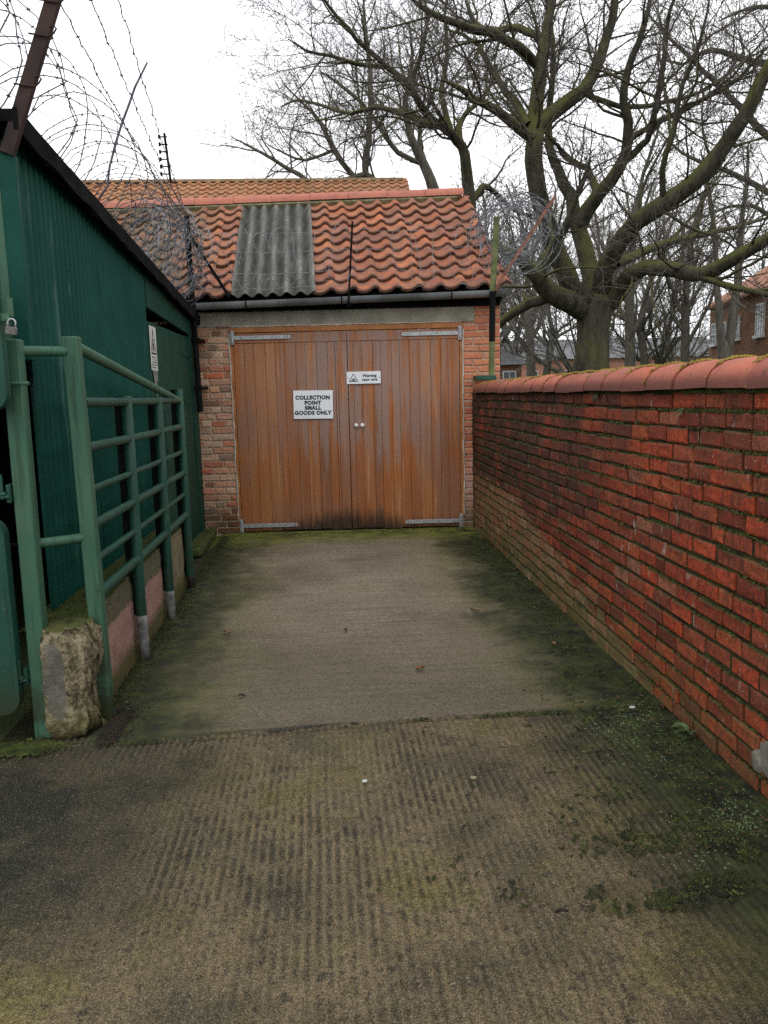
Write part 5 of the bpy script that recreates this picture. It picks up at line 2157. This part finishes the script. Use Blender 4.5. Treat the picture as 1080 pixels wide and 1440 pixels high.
T = Tree(14)
D = 26.0
L_ = T.limbpath
b3 = at(612, 300, D)
base3 = Vector((b3.x, D, -0.05))
T.limb.tube([base3, at(620, 400, D), at(616, 290, D)], [.3, .25, .2], 10)
L_([(616, 290, D), (607, 255, D), (594, 230, D), (583, 205, D), (575, 180, D), (570, 140, D), (580, 90, D), (575, 30, D)], [.19, .17, .15, .13, .11, .08, .06, .02], 3)
L_([(594, 230, D), (560, 215, D), (520, 160, D), (480, 120, D), (450, 100, D)], [.09, .08, .07, .05, .02], 3)
L_([(616, 290, D), (560, 270, D - 1), (515, 245, D - 1), (518, 200, D - 1), (521, 140, D - 1), (520, 90, D - 1), (513, 30, D - 1), (512, -20, D - 1)], [.15, .13, .11, .1, .085, .07, .05, .02], 3)
L_([(560, 270, D - 1), (500, 250, D - 1), (470, 210, D - 1), (445, 165, D - 1), (430, 150, D - 1), (400, 120, D - 1)], [.1, .09, .08, .06, .045, .015], 3)
L_([(515, 245, D - 1), (450, 260, D - 1.5), (420, 245, D - 1.5), (385, 225, D - 1.5), (350, 205, D - 1.5), (326, 193, D - 1.5)], [.09, .08, .07, .055, .035, .012], 3)
L_([(470, 210, D - 1), (430, 225, D), (400, 215, D), (372, 200, D)], [.05, .045, .03, .012], 3)
L_([(607, 255, D), (590, 200, D + 1), (600, 150, D + 1), (615, 110, D + 1), (600, 60, D + 1)], [.09, .08, .06, .04, .015], 3)
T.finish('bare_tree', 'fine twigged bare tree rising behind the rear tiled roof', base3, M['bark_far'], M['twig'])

# tree whose trunk stands right of the view, branches reaching in
T = Tree(23)
D = 21.0
b3 = at(1210, 500, D)
base3 = Vector((b3.x, D, -0.05))
T.limb.tube([base3, at(1212, 400, D), at(1200, 250, D)], [.4, .32, .26], 12)
L_ = T.limbpath
L_([(1203, 290, D), (1150, 230, D), (1090, 200, D), (1040, 150, D), (990, 100, D), (940, 50, D), (900, 10, D)], [.16, .14, .11, .085, .065, .04, .015], 3, 0.08, 0.55, 0.15)
L_([(1200, 250, D), (1160, 140, D - .5), (1110, 95, D - 1), (1060, 88, D - 1.3), (1000, 70, D - 1.6), (960, 90, D - 2), (930, 85, D - 2.2)], [.15, .12, .1, .08, .06, .035, .015], 3, 0.08, 0.55, 0.15)
L_([(1203, 330, D), (1140, 300, D + 1), (1080, 270, D + 1.5), (1020, 240, D + 2), (960, 215, D + 2.5), (920, 180, D + 3)], [.13, .11, .09, .07, .045, .015], 3, 0.08, 0.55, 0.15)
L_([(1200, 250, D), (1170, 80, D), (1120, 20, D), (1060, 10, D), (1010, 30, D)], [.13, .1, .08, .05, .015], 3, 0.08, 0.55, 0.15)
L_([(1203, 360, D), (1130, 350, D - 1), (1080, 300, D - 1.5), (1030, 290, D - 2), (980, 310, D - 2.5)], [.1, .085, .06, .04, .015], 3, 0.08, 0.55, 0.15)
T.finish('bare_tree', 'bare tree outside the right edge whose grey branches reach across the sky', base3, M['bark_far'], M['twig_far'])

T = Tree(51, 0.009)
D = 32.0
b3 = at(1018, 560, D)
base3 = Vector((b3.x, D, -0.05))
T.limb.tube([base3, base3.lerp(at(1019, 490, D), .5), at(1019, 490, D), at(1019, 478, D)], [.3, .28, .25, .12], 9)
T.limbpath([(1017, 515, D), (1012, 450, D), (1008, 390, D), (1004, 330, D), (998, 270, D), (985, 210, D)], [.21, .15, .12, .09, .06, .03], 2, 0.1, 0.7, 0.45)
T.limbpath([(1021, 515, D), (1030, 450, D), (1038, 390, D), (1041, 330, D), (1050, 260, D), (1052, 200, D)], [.22, .19, .16, .12, .08, .03], 2, 0.1, 0.7, 0.45)
T.finish('bare_tree', 'slender two stemmed bare tree before the windows of the dark brick house', base3, M['bark_far'], M['twig_far'])

# further trees in the park
PROTO = []
for sd, hh in ((31, 3.2), (37, 2.3), (41, 4.2)):
    T = Tree(sd, 0.011)
    r = T.r
    stem = [Vector((0, 0, -0.05)), Vector((r.gauss(0, .05), r.gauss(0, .05), hh * .5)), Vector((r.gauss(0, .15), r.gauss(0, .15), hh))]
    T.limb.tube(stem, [.24, .19, .17], 9, cap=False)
    for i in range(7):
        a = i * 0.9 + r.uniform(-.3, .3)
        z = hh * r.uniform(.6, 1.0)
        d = Vector((math.cos(a), math.sin(a), r.uniform(.5, 1.5)))
        T.grow(Vector((stem[2].x * z / hh, stem[2].y * z / hh, z)), d, r.uniform(3.6, 5.2), r.uniform(.06, .1), 0, 3, 0.14, 0.6, 0.16)
    T.grow(stem[2], Vector((0, 0, 1)), 5.2, .13, 0, 3, 0.14, 0.7, 0.12)
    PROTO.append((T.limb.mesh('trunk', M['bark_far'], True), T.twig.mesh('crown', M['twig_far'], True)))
    nt += T.count
spots = [(697, 36, 0, 1.0, 'small dark bare tree just right of the garage pier'),
         (716, 44, 1, 1.1, 'bare tree rooted behind the small building with the white window'),
         (748, 40, 2, 1.0, 'slim bare tree standing left of the big mossy trunk'),
         (768, 50, 0, 1.1, 'bare tree in front of the low orange building left of the big trunk'),
         (806, 30, 1, 0.75, 'dark bare tree close against the left side of the big trunk'),
         (884, 36, 2, 1.05, 'greenish slim bare tree first to the right of the big trunk'),
         (907, 44, 0, 1.05, 'dark straight bare tree second to the right of the big trunk'),
         (922, 46, 1, 1.0, 'forked bare tree before the slate roof right of the big trunk'),
         (961, 40, 2, 1.0, 'bare tree standing just left of the dark brick house'),
         (660, 58, 1, 1.2, 'distant bare tree hidden low behind the garage'),
         (850, 62, 2, 1.2, 'distant bare tree directly behind the big mossy trunk'),
         (945, 64, 1, 1.2, 'distant bare tree before the pale flat roofed block'),
         (560, 46, 2, 1.15, 'hazy bare tree showing above the right end of the rear roof'),
         (470, 50, 0, 1.05, 'faint bare tree crown above the middle of the rear roof'),
         (1075, 55, 1, 1.2, 'bare tree rising behind the dark brick house')]
rt = random.Random(77)
for (px, Y, v, s_, lab) in spots:
    p = at(px, 545, Y)
    t_ = thing('bare_tree', lab, 'tree', (p.x, Y, 0), rt.uniform(0, 6.28), 'bare trees beyond the wall')
    s_ *= 1.22
    t_.scale = (s_, s_, s_ * rt.uniform(.95, 1.15))
    link('trunk', PROTO[v][0], t_)
    link('crown', PROTO[v][1], t_)

# ------------------------------------------------------------------ moss, litter, leaves, weed
mr = random.Random(99)


def clump(mb, p, s_, n_=4, up=Vector((0, 0, 1))):
    for _ in range(n_):
        a = mr.uniform(0, 6.28)
        d = Vector((math.cos(a), math.sin(a), 0)) * s_
        q = p + Vector((mr.gauss(0, s_), mr.gauss(0, s_), 0))
        e = Vector((-d.y, d.x, 0))
        h_ = Vector((0, 0, s_ * mr.uniform(.6, 1.4)))
        mb.add([q + d, q - d * .5 + e * .8, q - d * .5 - e * .8, q + h_], [(0, 1, 3), (1, 2, 3), (2, 0, 3)])


def wall_x(y):
    return 1.529 + 0.0198 * y


mg, md = MB(), MB()
for i in range(11000):
    y = 2.0 + 6.5 * mr.random() ** 1.3
    f_ = float(fbm(np.array([y * 2.1]), np.array([0.3]), 3)[0])
    wd = (0.14 + 0.5 * max(0, min(1, (4.6 - y) / 2.4))) * (0.4 + 1.2 * f_)
    x = wall_x(y) - abs(mr.gauss(0, 1)) * wd * 0.6 - 0.01
    if float(fbm(np.array([x * 9]), np.array([y * 9]), 3)[0]) < 0.5:
        continue
    clump(md if mr.random() < .7 else mg, Vector((x, y, 0.004)), mr.uniform(.003, .008), 4)
for i in range(2600):
    y = 3.6 + 5.0 * mr.random()
    x = -1.085 + abs(mr.gauss(0, 0.06))
    clump(md if mr.random() < .6 else mg, Vector((x, y, 0.006)), mr.uniform(.003, .008), 3)
for i in range(1800):                                     # along the foot of the doors and in the slab joint
    if i % 3:
        x, y = mr.uniform(-1.0, 1.6), 8.62 - abs(mr.gauss(0, .12))
    else:
        x = mr.uniform(-1.1, 1.5)
        y = float(joint_y(np.array([x]))[0]) - 0.008 + mr.gauss(0, .006)
        if float(fbm(np.array([x * 5.0]), np.array([1.7]), 3)[0]) < .5:
            continue
    clump(mg if mr.random() < .5 else md, Vector((x, y, 0.003)), mr.uniform(.003, .007), 3)
for i in range(900):                                      # on top of the low wall and the block
    y = mr.uniform(3.5, 4.6)
    clump(mg, Vector((mr.uniform(-1.36, -1.12), y, 0.497 if y > 3.66 else 0.49)), mr.uniform(.005, .012), 4)
for i in range(900):                                      # patch by the gate foot
    p = at(mr.gauss(30, 26), 1046, 3.4)
    clump(mg, Vector((min(-1.12, p.x), 3.36 + mr.gauss(0, .03), 0.006)), mr.uniform(.003, .008), 4)
mp = MB()
for (px, py, sx, sy, n_) in ((880, 1020, 34, 20, 260), (1050, 1150, 34, 16, 160), (930, 1075, 40, 20, 110), (1000, 1190, 50, 30, 70)):
    for i in range(n_):
        d = CR * (px + mr.gauss(0, sx) - 540) / FPX - CU * (py + mr.gauss(0, sy) - 720) / FPX + _f
        t_ = -(EYE - 0.006) / d[2]
        if d[0] * t_ < wall_x(d[1] * t_) - 0.02:
            clump(mp, Vector((d[0] * t_, d[1] * t_, 0.006)), mr.uniform(.002, .0042), 2)
tag(mp.build('liverwort', M['weed']), 'tiny pale green liverwort specks in the dark moss by the wall', 'liverwort', kind='stuff')
tag(mg.build('moss', M['moss']), 'bright green moss along the foot of the walls', 'moss', kind='stuff')
tag(md.build('moss', M['moss_dark']), 'dark moss cushions at the edges of the concrete', 'moss', kind='stuff')
# moss in the joints of the brick wall
mj = MB()
for i in range(12000):
    row = int(19 * (1 - mr.random() ** 2.2))
    y = 2.3 + 6.0 * mr.random() ** 1.4
    if float(fbm(np.array([y * 3.1 + row * 7.7]), np.array([row * 1.3]), 3)[0]) < 0.47:
        continue
    z = 0.035 + row * 0.0787 + 0.0395 + 0.008 * math.sin(y * 1.1 + row * 0.4)
    s_ = mr.uniform(.002, .0068)
    p = Vector((0.002 - mr.random() * .004, y, z + mr.uniform(-.005, .003)))
    for q in range(3):
        w_ = Vector((-s_ * mr.uniform(.3, 1), mr.uniform(-1, 1) * s_ * 1.6, mr.uniform(-.8, .8) * s_))
        mj.add([p + w_, p + Vector((0, s_ * 1.2, -s_)), p + Vector((0, -s_ * 1.2, -s_)), p + Vector((0, 0, s_))], [(0, 1, 2), (0, 2, 3), (0, 3, 1)])
o = mj.build('joint_moss', M['moss'], wall)
o['kind'] = 'stuff'

lt = MB()
for i in range(2600):
    q = mr.random()
    if q < .35:
        y = 3.7 + 4.8 * mr.random()
        x = -1.04 + abs(mr.gauss(0, .05)) - 0.03
    elif q < .75:
        y = 2.1 + 6.3 * mr.random()
        x = wall_x(y) - abs(mr.gauss(0, .16)) - 0.01
    else:
        y = 1.5 + 7 * mr.random()
        x = mr.uniform(-1.0, 1.5)
    s_ = mr.uniform(.002, .0065)
    a = mr.uniform(0, 6.28)
    c_, s2_ = math.cos(a) * s_, math.sin(a) * s_
    z = 0.012 if y < 3.4 else 0.02
    lt.add([(x + c_, y + s2_, z), (x - s2_ * .5, y + c_ * .5, z + s_ * .6), (x - c_, y - s2_, z + .001), (x + s2_ * .5, y - c_ * .5, z + s_ * .2)], [(0, 1, 2), (0, 2, 3)])
lb_ = MB()
for i in range(240):
    q = mr.random()
    y = 2.1 + 6.2 * mr.random()
    x = (-1.03 + abs(mr.gauss(0, .06))) if (q < .4 and y > 3.7) else wall_x(y) - abs(mr.gauss(0, .13)) - 0.02
    s_ = mr.uniform(.006, .015)
    a = mr.uniform(0, 6.28)
    c_, s2_ = math.cos(a) * s_, math.sin(a) * s_
    z = 0.014
    lb_.add([(x + c_, y + s2_, z), (x - s2_ * .6, y + c_ * .6, z + s_ * .5), (x - c_, y - s2_, z + .001), (x + s2_ * .6, y - c_ * .6, z + s_ * .3)], [(0, 1, 2), (0, 2, 3)])
tag(lb_.build('leaf_litter', M['leaf_dark']), 'brown leaf crumbs gathered along the wall foot', 'litter', kind='stuff')
for i in range(900):
    x, y = -1.03 + abs(mr.gauss(0, .05)), mr.uniform(3.36, 3.75)
    s_ = mr.uniform(.003, .009)
    p = Vector((x, y, 0.008))
    clump(lt, p, s_, 1)
tag(lt.build('leaf_litter', M['litter']), 'dark crumbs and leaf litter scattered over the concrete', 'litter', kind='stuff')


def leaf(px, py, s_, mat, lab, grp='dead leaves on the concrete'):
    d = CR * (px - 540) / FPX - CU * (py - 720) / FPX + _f
    t_ = -(EYE - 0.022) / d[2]
    p = Vector((d[0] * t_, d[1] * t_, 0.018))
    m_ = MB()
    n_ = 5
    a = mr.uniform(0, 6.28)
    for i in range(n_ + 1):
        f_ = i / n_
        w_ = s_ * .45 * math.sin(math.pi * min(1, f_ * .92 + .05))
        z = 0.012 * math.sin(f_ * 3) * s_ * 30 * .5
        for sg in (-1, 0, 1):
            x, y = s_ * 2 * (f_ - .5), sg * w_
            m_.v.append((x * math.cos(a) - y * math.sin(a), x * math.sin(a) + y * math.cos(a), z + abs(sg) * s_ * .35))
    for i in range(n_):
        for j in range(2):
            q = i * 3 + j
            m_.f.append((q, q + 1, q + 4, q + 3))
    o_ = m_.build('fallen_leaf', mat, None, True)
    o_.location = p
    tag(o_, lab, 'leaf', grp)


leaf(591, 940, 0.03, M['leaf_red'], 'reddish brown dead leaf in the middle of the smooth concrete')
leaf(668, 858, 0.035, M['leaf_buff'], 'pale buff dead leaf lying towards the brick wall')
leaf(319, 889, 0.032, M['leaf_buff'], 'brown dead leaf on the smooth concrete nearest the railing')
leaf(486, 886, 0.024, M['litter'], 'dark shrivelled leaf on the purple stain in the concrete')
leaf(498, 1018, 0.018, M['litter'], 'small black leaf lying on the joint between the slabs')
leaf(653, 1163, 0.016, M['litter'], 'black crumpled leaf on the ridged concrete in front')
leaf(790, 1282, 0.02, M['litter'], 'dark thin leaf on the ridged concrete towards the lower right')
leaf(778, 905, 0.025, M['leaf_red'], 'brown dead leaf in the dark moss beside the brick wall')
leaf(340, 978, 0.02, M['litter'], 'dark leaf scrap left of the middle just behind the slab joint')
for (px, py, s_, lab) in ((513, 1099, .012, 'small white scrap on the ridged concrete near the joint'), (889, 995, .013, 'white scrap in the moss near the little weed'), (666, 1094, .012, 'yellowish scrap on the ridged concrete right of the middle')):
    d = CR * (px - 540) / FPX - CU * (py - 720) / FPX + _f
    t_ = -(EYE - 0.012) / d[2]
    m_ = MB()
    pts_ = []
    for i in range(7):
        a = 6.28 * i / 7
        pts_.append((s_ * math.cos(a) * mr.uniform(.7, 1.3), s_ * .8 * math.sin(a) * mr.uniform(.7, 1.3)))
    m_.prism(pts_, 0, 0.004, 'z')
    o_ = fixn(m_.build('paper_scrap', M['litter_buff'] if 'yellow' in lab else M['white_paint']))
    o_.location = (d[0] * t_, d[1] * t_, 0.012)
    tag(o_, lab, 'scrap', 'scraps on the ground')


def weed(base, n_, s_, name, lab, mat, hang=False, rot=0.0):
    t_ = thing(name, lab, 'plant', tuple(base), rot)
    st, lf = MB(), MB()
    for i in range(n_):
        a = mr.uniform(1.7, 4.6)
        el = mr.uniform(.1, 1.1)
        d = Vector((math.cos(a) * math.cos(el), math.sin(a) * math.cos(el), math.sin(el) * (-.5 if hang else 1)))
        L = s_ * mr.uniform(.6, 1.1)
        pts_ = [Vector((0, 0, 0)) + d * L * f_ - Vector((0, 0, L * .5 * f_ * f_)) for f_ in np.linspace(0, 1, 5)]
        pts_ = [p + Vector((0, 0, 0.01)) for p in pts_]
        st.tube(pts_, [.0014, .0013, .0011, .0009, .0006], 4)
        side = d.cross(Vector((0, 0, 1))).normalized()
        for f_ in np.linspace(.2, 1, 7):
            x = f_ * 4
            k2 = min(int(x), 3)
            p = pts_[k2].lerp(pts_[k2 + 1], x - k2)
            for sg in (-1, 1):
                e = side * sg * (.9) + d * .7 + Vector((0, 0, mr.uniform(-.1, .3)))
                e.normalize()
                l2 = s_ * .26 * (1.15 - f_ * .7)
                w2 = e.cross(Vector((0, 0, 1))).normalized() * l2 * .22
                lf.add([p, p + e * l2 * .5 + w2, p + e * l2, p + e * l2 * .5 - w2], [(0, 1, 2), (0, 2, 3)])
    st.build('stem', mat, t_)
    lf.build('leaf', mat, t_)


q = Vector((wall_x(3.1) - 0.03, 3.09, 0.005))
weed(q, 8, 0.13, 'weed', 'small ferny green weed growing at the foot of the brick wall', M['fern'])
weed(Vector((wall_x(4.42) - 0.004, 4.42, 1.47)), 9, 0.05, 'weed', 'tiny green sprig hanging under the wall coping', M['weed'], True)
weed(Vector((wall_x(3.35) - 0.004, 3.32, 1.4)), 8, 0.035, 'weed', 'tiny bright green tuft in the second brick joint of the wall', M['weed'], True)
weed(Vector((wall_x(4.15) - 0.004, 3.83, 1.34)), 7, 0.03, 'weed', 'tiny green tuft low in the mossy joint of the upper brick courses', M['weed'], True)
print('tubes', nt, 'objects', len(bpy.data.objects), 'polys', sum(len(o.data.polygons) for o in bpy.data.objects if o.type == 'MESH'))
